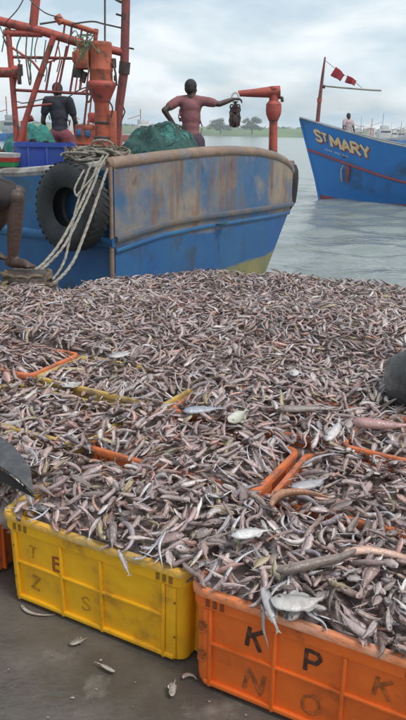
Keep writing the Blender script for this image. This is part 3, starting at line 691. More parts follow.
# the largest in the picture become objects of their own
def seen_size(e):
    ti, x, y, z, a, pitch, roll, rad = e
    d = Vector((x, y, z - CAMZ)); dep = d.dot(fwd)
    px = 203 + FPX * d.dot(camR) / dep; py = 360 - FPX * d.dot(camU) / dep
    if not (4 < px < 402 and 4 < py < 716): return -1
    k, L, pts, h, w, allp = tmpl[ti]; i, j = int((x - X0) / RES), int((y - Y0) / RES)
    ca, sa = math.cos(a), math.sin(a); vis = 0
    for qx, qy in allp:
        i, j = int((x + ca * qx - sa * qy - X0) / RES), int((y + sa * qx + ca * qy - Y0) / RES)
        if 0 <= i < NX and 0 <= j < NY and HM[j][i] < z + rad * 0.6 + qx * -math.tan(pitch) + 0.006: vis += 1
    vis /= len(allp)
    if vis < 0.55: return -1
    return L * h * vis ** 2 / dep ** 2
score = np.array([seen_size(e) for e in placed]); order = np.argsort(-score)
lab = {'slender': ('slender fish lying loose', 'slender fish'), 'eel': ('thin eel-like curled fish', 'thin eel-like fish'), 'plump': ('small plump fish lying loose', 'plump fish'),
       'deep': ('small deep-bodied fish', 'deep-bodied fish'), 'ribbon': ('bent ribbon-shaped fish', 'ribbon fish'), 'shrimp': ('curled pinkish shrimp', 'shrimps'), 'flat': ('thin oval flatfish', 'flatfish')}
indiv = [int(i) for i in order if score[i] > 0][:284]; indset = set(indiv); mesh_cache = {}
for i in indiv:
    e = placed[i]; k = near_t[e[0]][0]
    if e[0] not in mesh_cache: mesh_cache[e[0]] = fish_mesh('fish', near_t[e[0]][2])
    nm = 'shrimp' if k == 'shrimp' else 'fish'
    o = bpy.data.objects.new(nm, mesh_cache[e[0]]); COL.objects.link(o); o.matrix_world = fish_matrix(e)
    u_, v_ = to_uv(e[1], e[2]); tone = near_t[e[0]][2][2].mean()
    tn = 'dark' if tone < .20 else ('pale' if tone > .34 else 'mid-grey')
    zone = ('in the yellow crate marked E' if u_ < .645 else 'in the orange crate marked K P') if v_ < .37 and u_ > -.02 and u_ < 1.31 else ('at the left edge of the heap' if u_ < -.02 and v_ < .75 else 'on the left, before the second row of rims' if u_ < .3 and v_ < .76 else 'around the two parallel orange rims' if v_ < .76 else 'left of the yellow third row rim' if u_ < -.56 and v_ < 1.6 else 'beside the broken orange rim mid-heap' if u_ < .76 and v_ < 1.3 else 'near the bare orange rim at the right' if v_ < 1.3 else 'in the far half of the heap')
    tag(o, tn + ' ' + lab[k][0] + ' ' + zone, 'shrimp' if k == 'shrimp' else 'fish', lab[k][1] + ', ' + tn + ', ' + zone)

# all the others: one mass of real fish on a dark bed of fish
VV, FF, CC = [], [], []; off = 0
for i, e in enumerate(placed):
    if i in indset: continue
    near = e[2] < 2.9
    k, L, (V, F, C) = (near_t if near else far_t)[e[0]]
    m = np.array(fish_matrix(e)); r = np.random.default_rng(i)
    VV.append(V @ m[:3, :3].T + m[:3, 3])
    c = pick_col(k, r); src = C if near else C
    c0 = src.mean(0); CC.append(np.clip(src / (c0 + 1e-6) * c, 0.008, 0.7)); FF.append(F + off); off += len(V)
st = 3; bx_, by_ = GX[::st, ::st], GY[::st, ::st]; bz_ = heap_z(bx_, by_) - DEPTH + 0.012
ok = np.vectorize(in_heap)(bx_, by_)
ny, nx = bx_.shape; idx = np.arange(ny * nx).reshape(ny, nx)
q = ok[:-1, :-1] & ok[1:, :-1] & ok[:-1, 1:] & ok[1:, 1:]
a, b, c, d = idx[:-1, :-1][q], idx[:-1, 1:][q], idx[1:, 1:][q], idx[1:, :-1][q]
VV.append(np.stack([bx_, by_, bz_], -1).reshape(-1, 3)); CC.append(np.tile([[.21, .155, .14]], (ny * nx, 1)))
FF.append(np.concatenate([np.stack([a, b, c], -1), np.stack([a, c, d], -1)]) + off)
VV, FF, CC = np.concatenate(VV), np.concatenate(FF), np.concatenate(CC)
me = bpy.data.meshes.new('fish_heap'); me.vertices.add(len(VV)); me.vertices.foreach_set('co', VV.astype(np.float32).ravel())
me.loops.add(FF.size); me.loops.foreach_set('vertex_index', FF.astype(np.int32).ravel())
me.polygons.add(len(FF)); me.polygons.foreach_set('loop_start', np.arange(0, FF.size, 3, dtype=np.int32)); me.polygons.foreach_set('use_smooth', np.ones(len(FF), bool))
me.update(calc_edges=True); me.validate()
at_ = me.color_attributes.new('tint', 'FLOAT_COLOR', 'POINT'); at_.data.foreach_set('color', np.c_[CC, np.ones(len(CC))].astype(np.float32).ravel())
o = link('fish_heap', me, 'fish'); o['kind'] = 'stuff'; o['label'] = 'deep heap of small mixed fish filling and covering the crates'


# fish that stand out
def special(kind, L, col, px, py, z, yaw, label, roll=0.0, pitch=0.0, seed=0, cat='fish', name='fish', snap=True, lift=0.010, fat=1.0):
    V, F, C = fish_arrays(kind, L, 18, 10, 900 + seed, col, True); V = V * np.array([1, fat, 1])
    p = onz(px, py, z)
    if snap:
        for _ in range(6):
            i, j = int((p.x - X0) / RES), int((p.y - Y0) / RES)
            if 0 <= i < NX and 0 <= j < NY: p = onz(px, py, max(HM[j][i] - 0.004, 0.2) + lift)
    o = link(name, fish_mesh(name, (V, F, C))); o.matrix_world = Matrix.Translation(p) @ Matrix.Rotation(R_(yaw), 4, 'Z') @ Matrix.Rotation(R_(pitch), 4, 'Y') @ Matrix.Rotation(R_(roll), 4, 'X')
    tag(o, label, cat); return o
special('plump', .14, (.26, .27, .31), 203, 409, .41, 12, 'broad bluish grey fish lying flat mid-heap', seed=1, lift=.018, fat=1.35)
special('deep', .13, (.50, .48, .40), 238, 416, .41, 60, 'pale deep-bodied fish tilted beside the broad bluish grey fish', seed=2, lift=.016, roll=25)
special('plump', .16, (.52, .47, .46), 334, 430, .41, 65, 'pale fish lying belly up below the long brown fish', seed=3, lift=.02)
special('slender', .20, (.20, .155, .13), 305, 409, .41, -6, 'long dark brown fish stretched across the heap', seed=4, lift=.014)
special('slender', .19, (.36, .18, .165), 381, 424, .41, -8, 'reddish fish half buried near the right edge of the heap', seed=5, lift=.012)
special('flat', .10, (.52, .49, .47), 73, 384, .41, 20, 'round pale fish among the dark ones near the orange rim corner', seed=6, lift=.015, fat=1.4)
special('flat', .115, (.42, .385, .38), 121, 354, .43, 40, 'round pale grey fish beside the yellow rim in the third row', seed=7, lift=.018, fat=1.5)
special('deep', .11, (.50, .46, .45), 294, 372, .44, 80, 'pale round fish standing out on the right hand hump of the heap', seed=8, lift=.015)
special('eel', .26, (.24, .18, .15), 322, 560, .36, 28, 'thick brown eel curved across the heap above the letter P crate', seed=9, lift=.016)
special('eel', .22, (.42, .19, .10), 296, 496, .38, 15, 'long orange brown eel lying against the two orange rims', seed=10, lift=.014)
special('eel', .24, (.50, .30, .22), 385, 556, .36, -14, 'pale orange eel on the heap at the right edge of the photo', seed=11, lift=.014)
special('flat', .125, (.42, .39, .37), 298, 601, .34, 5, 'flat pale fish lying on the rim side of the orange crate marked K', seed=12, lift=.016, roll=8)
special('plump', .11, (.36, .33, .33), 270, 608, .33, -75, 'grey fish slumped over the rim of the crate marked K', seed=13, lift=.01, pitch=22)
special('deep', .10, (.56, .53, .52), 250, 533, .36, 15, 'bright silvery fish behind the orange crate marked K', seed=14, lift=.014)
special('slender', .075, (.33, .28, .27), 124, 561, .31, -60, 'small fish drooping over the front rim of the yellow crate', seed=15, lift=.014, pitch=24)
special('flat', .12, (.40, .37, .38), 46, 506, .33, 10, 'flat grey fish in the left corner of the yellow crate', seed=16, lift=.014)
special('deep', .13, (.30, .285, .30), 310, 482, .38, 30, 'blue grey wedge-shaped fish beside the two orange rims', seed=17, lift=.014)
special('ribbon', .13, (.48, .42, .40), 283, 628, .245, 90, 'thin pale tail hanging down the wall of the crate marked K', seed=18, snap=False).matrix_world = Matrix.Translation(uvw(0.657 + .22, -0.044, .268)) @ Matrix.Rotation(YAW, 4, 'Z') @ Matrix.Rotation(R_(80), 4, 'Y') @ Matrix.Rotation(R_(90), 4, 'X')
# scraps on the wet floor
special('plump', .06, (.30, .26, .23), 106, 667, .014, 150, 'small crushed pale fish on the wet floor below the middle of the yellow crate', seed=21, snap=False, roll=20)
special('deep', .055, (.36, .33, .30), 173, 688, .014, 80, 'small broken fish on the wet floor below the right end of the yellow crate', seed=22, snap=False, roll=35)
special('deep', .05, (.20, .17, .15), 78, 641, .012, 30, 'tiny dark fish scrap on the wet floor under the letter Z', seed=23, snap=False)
special('ribbon', .13, (.40, .36, .31), 36, 612, .008, -20, 'thin pale fish strip on the floor along the foot of the yellow crate', seed=24, snap=False)
special('shrimp', .05, (.30, .22, .18), 189, 676, .010, 10, 'tiny shrimp on the wet floor at the corner of the yellow crate', seed=25, snap=False, cat='shrimp', name='shrimp')

bm = bmesh.new(); q_ = random.Random(77)
for k in range(260):
    x, y = q_.uniform(-1.1, .5), q_.uniform(1.0, 1.95)
    u_, v_ = to_uv(x, y)
    if v_ > -.05: continue
    p = Vector((x, y, .003)); a = q_.uniform(0, 6.28); r_ = q_.uniform(.0015, .006) * (2 if q_.random() < .08 else 1)
    vs = [bm.verts.new(p + Vector((r_ * math.cos(a + j * 1.26) * q_.uniform(.5, 1.3), r_ * math.sin(a + j * 1.26) * q_.uniform(.4, 1), 0))) for j in range(5)]; t_ = bm.verts.new(p + Vector((0, 0, r_ * .5)))
    for j in range(5): bm.faces.new((vs[j], vs[(j + 1) % 5], t_))
o = from_bm('litter', bm, mat('quay_litter', (.32, .28, .24), .6, (.08, .06, .05), 30)); o['kind'] = 'stuff'; o['label'] = 'specks of fish scale and grit on the wet concrete'
# grey rubber sheet at the left, black rubber tub edge at the right
def slab(name, outline, thick, m, parent=None, bend=None, sub=3):
    bm = bmesh.new(); vs = [bm.verts.new(p) for p in outline]; f = bm.faces.new(vs)
    bmesh.ops.triangulate(bm, faces=[f]); bmesh.ops.subdivide_edges(bm, edges=bm.edges[:], cuts=sub, use_grid_fill=True)
    if bend:
        for v in bm.verts: v.co += bend(v.co)
    bm.normal_update(); r = bmesh.ops.solidify(bm, geom=bm.faces[:], thickness=thick)
    return from_bm(name, bm, m, parent)
r = empty('rubber_sheet', (0, 0, 0)); tag(r, 'dark grey rubber sheet with folded corner over the left end of the yellow crate', 'rubber sheet')
P = [onz(34, 497, .375), onz(16, 481, .40), onz(-6, 466, .40), onz(-60, 452, .42), onz(-70, 418, .42), onz(-10, 433, .445), onz(14, 449, .44), onz(30, 468, .42)]
slab('sheet', P, .006, 'rubber_sheet', r, lambda c: Vector((0, 0, .012 * math.sin(c.x * 16 + c.y * 9))), 4)
Q = [onz(34.5, 498, .372), onz(16, 482, .397), onz(-6, 467, .397), onz(-60, 453, .417), onz(-62, 470, .36), onz(-6, 478, .36), onz(15, 488, .372)]
slab('folded_edge', Q, .006, 'rubber', r, None, 2)

# black tub lying on its side at the right, only its rounded wall enters the photo
tb = empty('rubber_tub', onz(431, 378, .50)); tag(tb, 'dark grey rubber tub tipped on the heap at the right edge of the photo', 'tub')
tb.rotation_euler = (R_(62), R_(14), R_(35))
bm = bmesh.new(); lathe(bm, [(.10, -.14), (.125, -.13), (.158, .10), (.168, .11), (.172, .125), (.165, .13), (.150, .11), (.118, -.12), (.01, -.125)], 40, cap=False)
bmesh.ops.recalc_face_normals(bm, faces=bm.faces[:]); from_bm('tub_wall', bm, 'rubber_sheet', tb)
bm = bmesh.new(); lathe(bm, [(.02, -.146), (.10, -.146), (.104, -.140), (.10, -.134), (.02, -.134)], 40, cap=True); from_bm('tub_base', bm, 'rubber', tb)
bm = bmesh.new()
for s in (-1, 1): tube(bm, [(s * .165, -.05, .11), (s * .205, -.045, .115), (s * .215, 0, .12), (s * .205, .045, .115), (s * .165, .05, .11)], .010, 8, 4)
from_bm('handle', bm, 'rubber', tb)

# ------------------------------------------------------------------ moored trawler: stern towards us
C0, C1 = Vector((-0.90, 7.0, 0)), Vector((1.25, 10.42, 0))
TD = (C1 - C0); TLEN = TD.length; TDn = TD.normalized(); SD = Vector((-TDn.y, TDn.x, 0)); TN = -SD   # SD forward, TN aft (outwards)
ttop = lambda t: float(np.interp(t, [0, .18, .355, .5, .663, .80, .90, .96, 1.0], [1.075, 1.130, 1.170, 1.178, 1.155, 1.10, 1.03, .96, .86]))
trub = lambda t: float(np.interp(t, [0, .1, .18, .355, .663, 1], [.33, .39, .43, .452, .435, .40]))
def tpt(s, z):
    te = 1.0 if z > .45 else 1.0 - (.45 - z) * .20
    t = s * te
    bul = .16 * 4 * s * (1 - s) * (1 if z > .4 else 1 - min(1, (.4 - z) * .5))
    p = C0 + TD * t + TN * bul; p.z = z; return p
trawler = empty('trawler', (C0 + C1) / 2 + SD * 3); tag(trawler, 'weathered blue trawler moored stern first behind the heap, red gear on deck', 'boat')
TI = Matrix.Translation(-trawler.location)
def tw(o): o.parent = trawler; o.matrix_parent_inverse = TI; return o
bm = bmesh.new(); NS = 30; rows = []
for rr in range(12):
    row = []
    for i in range(NS + 1):
        s = i / NS; zt, zr = ttop(s), trub(s)
        z = zt + (zr - zt) * rr / 5 if rr <= 5 else zr + (-1.5 - zr) * (rr - 5) / 6
        row.append(bm.verts.new(tpt(s, z)))
    rows.append(row)
for A, B in zip(rows, rows[1:]):
    for i in range(NS): bm.faces.new((A[i], B[i], B[i + 1], A[i + 1]))
bmesh.ops.recalc_face_normals(bm, faces=bm.faces[:]); 
bm.normal_update()
if sum((f.normal.dot(TN) for f in bm.faces)) < 0: bmesh.ops.reverse_faces(bm, faces=bm.faces[:])
bmesh.ops.solidify(bm, geom=bm.faces[:], thickness=.09)
tw(from_bm('transom', bm, 'transom'))
def strip(pts, up, outn, h, d, name, m, bev=.008):
    bm = bmesh.new(); secs = []
    for p, n in zip(pts, outn):
        p = Vector(p); n = Vector(n); u = Vector((0, 0, 1))
        e = .3
        prof = [(-.5, -.03), (-.5, d * .8), (-.5 + e * .5, d), (.5 - e * .5, d), (.5, d * .8), (.5, -.03)]
        secs.append([bm.verts.new(p + u * (a * h) + n * b) for a, b in prof])
    n = len(secs[0])
    for A, B in zip(secs, secs[1:]):
        for k in range(n): bm.faces.new((A[k], A[(k + 1) % n], B[(k + 1) % n], B[k]))
    bm.faces.new(secs[0]); bm.faces.new(secs[-1][::-1]); bmesh.ops.recalc_face_normals(bm, faces=bm.faces[:])
    return from_bm(name, bm, m)
ss = [i / NS for i in range(NS + 1)]
tw(strip([tpt(s, trub(s) + .03) for s in ss], None, [TN] * (NS + 1), .065, .035, 'rubbing_band', 'band'))
tw(strip([tpt(s, trub(s) - .085) for s in ss], None, [TN] * (NS + 1), .04, .02, 'rubbing_band', 'blue_side'))
# cap rail, rolled over the far corner
cp = [tpt(s, ttop(s)) - TN * .045 + Vector((0, 0, .012)) for s in ss]
cp += [tpt(1.0, z) - TN * .03 + TDn * .01 for z in (.74, .60, .46)]
bm = bmesh.new(); rings = tube(bm, [cp[0] + (cp[0] - cp[1]) * .25] + cp, [.035] + [.066] * (len(cp) - 3) + [.06, .055, .05], 10)
for v in bm.verts: pass
tw(from_bm('cap_rail', bm, 'cap'))
# sides
def side(C, sgn, name_, m, mlow, edge):
    NL = 26; pts = []
    for i in range(NL + 1):
        s = 13.5 * (i / NL) ** 1.25
        inw = 0 if s < 6 else 2.07 * ((s - 6) / 7.5) ** 2.0
        zt = 1.075 - .10 * min(s, 1.5) + (0 if s < 4 else .085 * (s - 4) ** 1.35 * .6)
        if sgn < 0: zt = min(zt, .98)
        pts.append((s, inw, zt))
    def P(s, inw, z):
        flare = .05 * max(0, .4 - z) if sgn > 0 else .82 * max(0, .45 - z)
        k = 1 + .06 * min(s, 4) * (1 if z < .4 else 0) * 0
        p = C + SD * s + TDn * sgn * (inw + flare); p.z = z; return p
    bm = bmesh.new(); rows = []
    for rr in range(7):
        row = []
        for s, inw, zt in pts:
            z = zt + (.30 - zt) * rr / 3; rows_z = z
            if rr > 3: break
            row.append(bm.verts.new(P(s, inw, z)))
        if row: rows.append(row)
    for A, B in zip(rows, rows[1:]):
        for i in range(NL): bm.faces.new((A[i], B[i], B[i + 1], A[i + 1]))
    bm.normal_update(); outn = -TDn * sgn
    if sum(f.normal.dot(outn) for f in bm.faces) < 0: bmesh.ops.reverse_faces(bm, faces=bm.faces[:])
    bmesh.ops.solidify(bm, geom=bm.faces[:], thickness=.08)
    tw(from_bm('bulwark', bm, m))
    bm = bmesh.new(); rows = []
    for z in (.30, -.2, -.7, -1.5): rows.append([bm.verts.new(P(s, inw, z)) for s, inw, zt in pts])
    for A, B in zip(rows, rows[1:]):
        for i in range(NL): bm.faces.new((A[i], B[i], B[i + 1], A[i + 1]))
    bm.normal_update()
    if sum(f.normal.dot(outn) for f in bm.faces) < 0: bmesh.ops.reverse_faces(bm, faces=bm.faces[:])
    tw(from_bm('hull_side', bm, mlow))
    tw(strip([P(s, inw, .33) for s, inw, zt in pts], None, [outn] * len(pts), .09, .05, 'rubbing_band', 'band' if sgn < 0 else 'blue_side'))
    cpn = [P(s, inw, zt) - outn * .04 for s, inw, zt in pts]
    bm = bmesh.new(); tube(bm, cpn, .055 if sgn > 0 else .06, 8); tw(from_bm('cap_rail', bm, 'pale_cap' if sgn > 0 else 'cap'))
    return pts, P
ptsN, PN = side(C0, 1, 'near', 'blue_side', 'blue_low', 0)
ptsF, PF = side(C1, -1, 'far', 'blue_side', 'blue_low', 0)
bm = bmesh.new()
vN = [bm.verts.new(PN(s, inw, .40) + TDn * .05) for s, inw, zt in ptsN]; vF = [bm.verts.new(PF(s, inw, .40) - TDn * .05) for s, inw, zt in ptsF]
for i in range(len(vN) - 1): bm.faces.new((vN[i], vF[i], vF[i + 1], vN[i + 1]))
bmesh.ops.recalc_face_normals(bm, faces=bm.faces[:]); tw(from_bm('deck', bm, 'deck', smooth=False))
# wooden corner post where transom and side meet
bm = bmesh.new(); tube(bm, [C0 + Vector((-.01, -.02, 1.06)) + SD * .03, C0 + Vector((-.01, -.02, .3)) + SD * .03, C0 + Vector((0, 0, -1.4)) + SD * .03], .024, 10); tw(from_bm('corner_post', bm, 'cap'))

# tyres hung as fenders
def tyre(loc, axis, rad, wid, label, spin=0):
    r = empty('tyre_fender', loc); r.rotation_euler = Vector(axis).to_track_quat('Z', 'Y').to_euler(); tag(r, label, 'tyre')
    bm = bmesh.new(); w = wid / 2; ri = rad * .44
    prof = [(ri, -w * .62), (ri + rad * .06, -w * .80), (rad * .74, -w * 1.0), (rad * .90, -w * .93), (rad * .97, -w * .7), (rad * .985, 0), (rad * .97, w * .7), (rad * .90, w * .93), (rad * .74, w * 1.0), (ri + rad * .06, w * .80), (ri, w * .62), (ri + rad * .05, w * .45), (rad * .86, w * .5), (rad * .88, 0), (rad * .86, -w * .5), (ri + rad * .05, -w * .45)]
    rings = [[bm.verts.new((p[0] * math.cos(2 * math.pi * k / 48), p[0] * math.sin(2 * math.pi * k / 48), p[1])) for k in range(48)] for p in prof]
    for A, B in zip(rings, rings[1:] + rings[:1]):
        for k in range(48): bm.faces.new((A[k], A[(k + 1) % 48], B[(k + 1) % 48], B[k]))
    bmesh.ops.recalc_face_normals(bm, faces=bm.faces[:]); carc = from_bm('carcass', bm, 'rubber', r)
    bm = bmesh.new()
    for k in range(36):
        for s in (-1, 1):
            a = 2 * math.pi * (k + .25 * s) / 36
            rot = Matrix.Rotation(a, 3, 'Z') @ Matrix.Rotation(s * .5, 3, 'X')
            box(bm, Matrix.Rotation(a, 3, 'Z') @ Vector((rad * .985, 0, s * w * .42)), (rad * .012, rad * .075, w * .78), rot)
    o = from_bm('tread', bm, 'rubber', carc, smooth=False); o['kind'] = 'stuff'
    return r
ty = at(72, 207, 7.06)
tyre(ty, (-.60, -.79, .06), .435, .26, 'big black tractor tyre hanging on the blue side of the trawler under the ropes')
bm = bmesh.new(); tube(bm, [tpt(1.0, z) + TDn * .035 - TN * .04 for z in (.98, .90, .78, .62, .46, .36)], [.05, .085, .095, .09, .075, .04], 12); tw(from_bm('corner_bumper', bm, 'rubber'))

# ---- red fishing gallows, boom, mast
def pxpipe(name, pts, rpx, m, parent, Y, sides=10, n=0):
    P = []
    for p in pts: P.append(at(p[0], p[1], p[2] if len(p) > 2 else Y))
    o = newtube(name, P, rpx * Y / 700 if isinstance(rpx, (int, float)) else [q * Y / 700 for q in rpx], m, None, sides, n)
    o.parent = parent; o.matrix_parent_inverse = Matrix.Translation(-parent.location); return o
gal = empty('gallows', at(40, 150, 9.3)); tag(gal, 'red pipe gallows with a slanting boom standing over the trawler deck', 'gallows')
G = lambda nm, pts, r, m='red_steel', Y=9.3, n=0: pxpipe(nm, pts, r, m, gal, Y, 10, n)
G('boom', [(-60, 8), (-8, 19), (45, 32), (90, 46)], 4.0)
G('stub_pipe', [(4, 33), (42, 34)], 3.0)
G('cross_pipe', [(-40, 72), (16, 72.5)], 4.6); G('flange', [(13, 72.5), (20, 72.5)], 6.2)
G('top_pipe', [(39, -24), (36, 0), (33, 29)], 3.9)
G('leg', [(8, 28, 9.3), (12, 75, 9.3), (16, 124, 9.3), (17, 160, 9.3)], 2.7)
G('leg', [(54, 36, 9.2), (38, 82, 9.2), (25, 122, 9.2), (16, 160, 9.2)], 2.7); 
G('leg', [(33, 118), (24, 122), (25, 165)], 3.0)
G('rail', [(11, 57), (79, 58.5)], 1.35, 'mast_steel'); G('rail', [(14, 90), (92, 94)], 1.35, 'mast_steel')
for a, b in (((67, 46), (58, 92)), ((76, 56), (70, 93)), ((51, 62), (46, 91)), ((88, 92), (84, 125))): G('bar', [a, b], 1.05, 'mast_steel')
G('arm', [(58, 20), (74, 25), (98, 33)], 2.4, 'orange_steel'); G('arm_post', [(96.5, 29), (95, 44)], 2.0, 'orange_steel'); G('arm_end', [(57, 16), (62, 23)], 3.6, 'orange_steel')
for a, b in (((62, 60), (54, 92)), ((80, 58), (75, 93)), ((72, 30), (66, 58)), ((44, 64), (60, 58)), ((90, 60), (86, 93)), ((20, 60), (14, 92)), ((78, 94), (98, 84)), ((3, 36), (12, 58)), ((60, 37), (54, 62)), ((92, 94), (88, 128))): G('bar', [a, b], .75, 'red_steel')
G('rail', [(14, 108), (52, 104)], .9, 'red_steel'); G('brace', [(10, 46), (33, 62), (44, 76)], 1.1, 'red_steel'); G('brace', [(95, 45), (84, 58), (80, 90)], 1.2, 'red_steel')
for x, y0, y1 in ((65, 23, 36), (72, 25, 37), (82, 28, 40), (88, 30, 44)): G('hanger', [(x, y0), (x - 1.5, y1)], .9, 'mast_steel')
G('rung', [(40, 24), (60, 21), (74, 24)], .9, 'cable')
bm = bmesh.new(); box(bm, at(20.5, 70, 9.2), (.05, .05, .13)); box(bm, at(19.5, 80, 9.2), (.045, .05, .10), bev=.01); o = from_bm('hook_block', bm, 'dark_steel'); o.parent = gal; o.matrix_parent_inverse = Matrix.Translation(-gal.location)
def cable(name, pts, rpx, m, label, cat, Y=9.2, group=None, n=6):
    P = [at(p[0], p[1], p[2] if len(p) > 2 else Y) for p in pts]
    o = newtube(name, P, rpx * Y / 700, m, None, 6, n); tag(o, label, cat, group); return o
cable('steel_cable', [(28, -10), (18, 9), (4, 24)], .55, 'cable', 'thin dark cable slanting down to the boom in the top left corner', 'cable')
cable('steel_cable', [(105, -30), (105, 10), (105, 43)], .95, 'cable', 'dark cable hanging straight down to the orange winch post', 'cable', 8.35)
cable('steel_cable', [(72, 24), (92, 21.5), (104, 24), (126, 29)], .75, 'cable', 'dark cable running across to the tall rusty mast', 'cable', 8.8)
cable('steel_cable', [(108, -6), (118, 1), (126, 4)], .9, 'cable', 'short dark stay at the very top beside the tall mast', 'cable', 8.8)
cable('hanging_rope', [(27, 36), (26, 55), (28, 74), (30, 85), (31, 76), (28, 60)], .75, 'rope_dark', 'looped brown rope hanging from the boom', 'rope', 9.1)
cable('hanging_rope', [(21, 36), (17, 48), (19, 62)], .7, 'teal', 'short green rope hanging left of the looped rope', 'rope', 9.1)
cable('hanging_rope', [(33, 37), (31, 58), (30, 80)], .6, 'teal', 'thin green rope hanging right of the looped rope', 'rope', 9.1)
cable('hanging_rope', [(38, 36), (35, 50), (36, 62)], .6, 'rope_dark', 'thin brown rope hanging below the foot of the top pipe', 'rope', 9.1)
for k_, (pts_, m_, l_) in enumerate(((((46, 40), (44, 58), (47, 70), (45, 82)), 'teal', 'wavy green rope hanging right of the leaning gallows leg'), (((58, 44), (60, 58), (57, 72)), 'rope_dark', 'brown rope hanging from the middle of the boom'), (((76, 40), (78, 54), (75, 66), (77, 76)), 'rope_dark', 'brown rope hanging from the boom left of the motor'), (((0, 26), (4, 38), (2, 52)), 'teal', 'green rope at the left edge under the boom'), (((24, -6), (44, 12), (62, 18)), 'cable', 'thin dark stay from the top left down to the orange arm'), (((64, 100), (84, 88), (100, 90)), 'cable', 'thin dark line running to the winch collar'))):
    cable('hanging_rope' if m_ != 'cable' else 'steel_cable', list(pts_), .6, m_, l_, 'rope' if m_ != 'cable' else 'cable', 9.05)
cable('hanging_rope', [(15, 101), (19, 102), (25, 103), (48, 98), (58, 97)], .55, 'cable', 'thin dark line strung between the gallows legs', 'rope', 9.1)
bm = bmesh.new(); rr_ = random.Random(3)
for k in range(26):
    c = at(85 + rr_.gauss(0, 3), 44 + rr_.gauss(0, 5), 8.15 if k % 2 else 8.8); tube(bm, [c, c + Vector((rr_.gauss(0, .04), rr_.gauss(0, .03), rr_.gauss(0, .04))), c + Vector((rr_.gauss(0, .06), rr_.gauss(0, .03), -abs(rr_.gauss(0, .1))))], .006, 5, 3)
o = from_bm('net_tangle', bm, mat('pale_green_twine', (.13, .19, .10), .8, (.08, .10, .06), 20)); tag(o, 'tangle of pale green twine caught on the end of the boom', 'twine', None, 'stuff')

mast = empty('mast', at(117, 150, 8.8)); tag(mast, 'tall rusty red mast rising past the top of the photo', 'mast')
def MP(nm, pts, r, m='mast_steel', Y=8.8): return pxpipe(nm, pts, r, m, mast, Y, 12)
MP('pole', [(127, -90), (126, 0), (124.5, 62), (123.5, 76), (119.5, 105), (116, 150), (114, 175)], [3.6, 3.9, 4.1, 4.2, 4.0, 3.6, 3.6])
MP('clamp', [(125, 62), (124, 74)], 5.2, 'dark_steel'); MP('cross_pipe', [(108, 49), (125, 53)], 3.6, 'red_steel')
MP('cleat', [(124, 47), (134, 49)], .8, 'dark_steel'); MP('stay', [(121, 100), (125, 112), (121, 122)], .7, 'dark_steel')
for y in (3, 17): MP('rung', [(116, y - 3), (126, y)], .9, 'dark_steel')

# ---- orange winch post
kp = at(103, 150, 8.35); k8 = 8.35 / 700
win = empty('winch_post', (kp.x, kp.y, .40)); tag(win, 'thick orange winch post with a flared collar on the trawler stern', 'winch')
zpx = lambda y: at(103, y, 8.35).z - .40
def winlathe(nm, prof, m, dx=0, seg=24):
    bm = bmesh.new(); lathe(bm, [(r * k8, zpx(y)) for r, y in prof], seg, Matrix.Translation((dx, 0, 0))); bmesh.ops.recalc_face_normals(bm, faces=bm.faces[:]); return from_bm(nm, bm, m, win)
winlathe('column', [(8.2, 200), (7.2, 150), (7.0, 140), (7.0, 104), (7.6, 101)], 'orange_steel')
winlathe('collar', [(7.8, 102), (8.6, 99), (12.2, 90), (13.6, 86.5), (13.8, 84), (13.2, 82.5), (11.2, 81)], 'red_steel')
winlathe('drum', [(10.8, 82), (10.6, 72), (11.2, 70.5), (11.2, 69), (10.4, 67), (10.2, 48), (10.6, 46.5), (10.6, 43.5), (9.8, 42)], 'orange_steel')
winlathe('band', [(7.4, 141), (8.2, 140), (8.2, 137), (7.4, 136)], 'dark_steel'); winlathe('band', [(7.3, 124), (7.9, 123.4), (7.9, 122), (7.3, 121.3)], 'dark_steel')
def wl(nm, f, m):
    bm = bmesh.new(); f(bm); return from_bm(nm, bm, m, win)
wloc = lambda x, y, d=0: Vector(((x - 103) * k8, d, zpx(y)))
wl('motor', lambda b: (box(b, wloc(86.5, 60), (.15, .18, .20), bev=.025), box(b, wloc(81, 58), (.09, .13, .12), bev=.02), tube(b, [wloc(86, 52), wloc(86, 48)], .05, 10)), 'orange_steel')
wl('coupling', lambda b: (tube(b, [wloc(82, 68), wloc(82, 78)], .055, 10), tube(b, [wloc(88, 72), wloc(85, 83)], .035, 8), box(b, wloc(79, 74), (.05, .1, .08), bev=.01)), 'dark_steel')
wl('hose', lambda b: tube(b, [wloc(93, 88, -.15), wloc(91, 97, -.16), wloc(92, 103, -.15), wloc(95, 99, -.15), wloc(95, 90, -.15)], .010, 6, 5), 'dark_steel')
wl('hose', lambda b: tube(b, [wloc(114, 62, -.05), wloc(117, 72, -.08), wloc(118, 86, -.08)], .012, 6, 5), 'dark_steel')
wl('hose', lambda b: tube(b, [wloc(110, 100, -.1), wloc(114, 108, -.1), wloc(112, 118, -.1)], .010, 6, 5), 'dark_steel')
wl('lug', lambda b: (box(b, wloc(115, 63), (.05, .06, .10), bev=.01), box(b, wloc(116, 78), (.03, .05, .06), bev=.008)), 'dark_steel')
wl('bracket', lambda b: (box(b, wloc(112.5, 136), (.09, .08, .55), bev=.01), box(b, wloc(90, 128), (.12, .05, .05), bev=.01)), 'orange_steel')

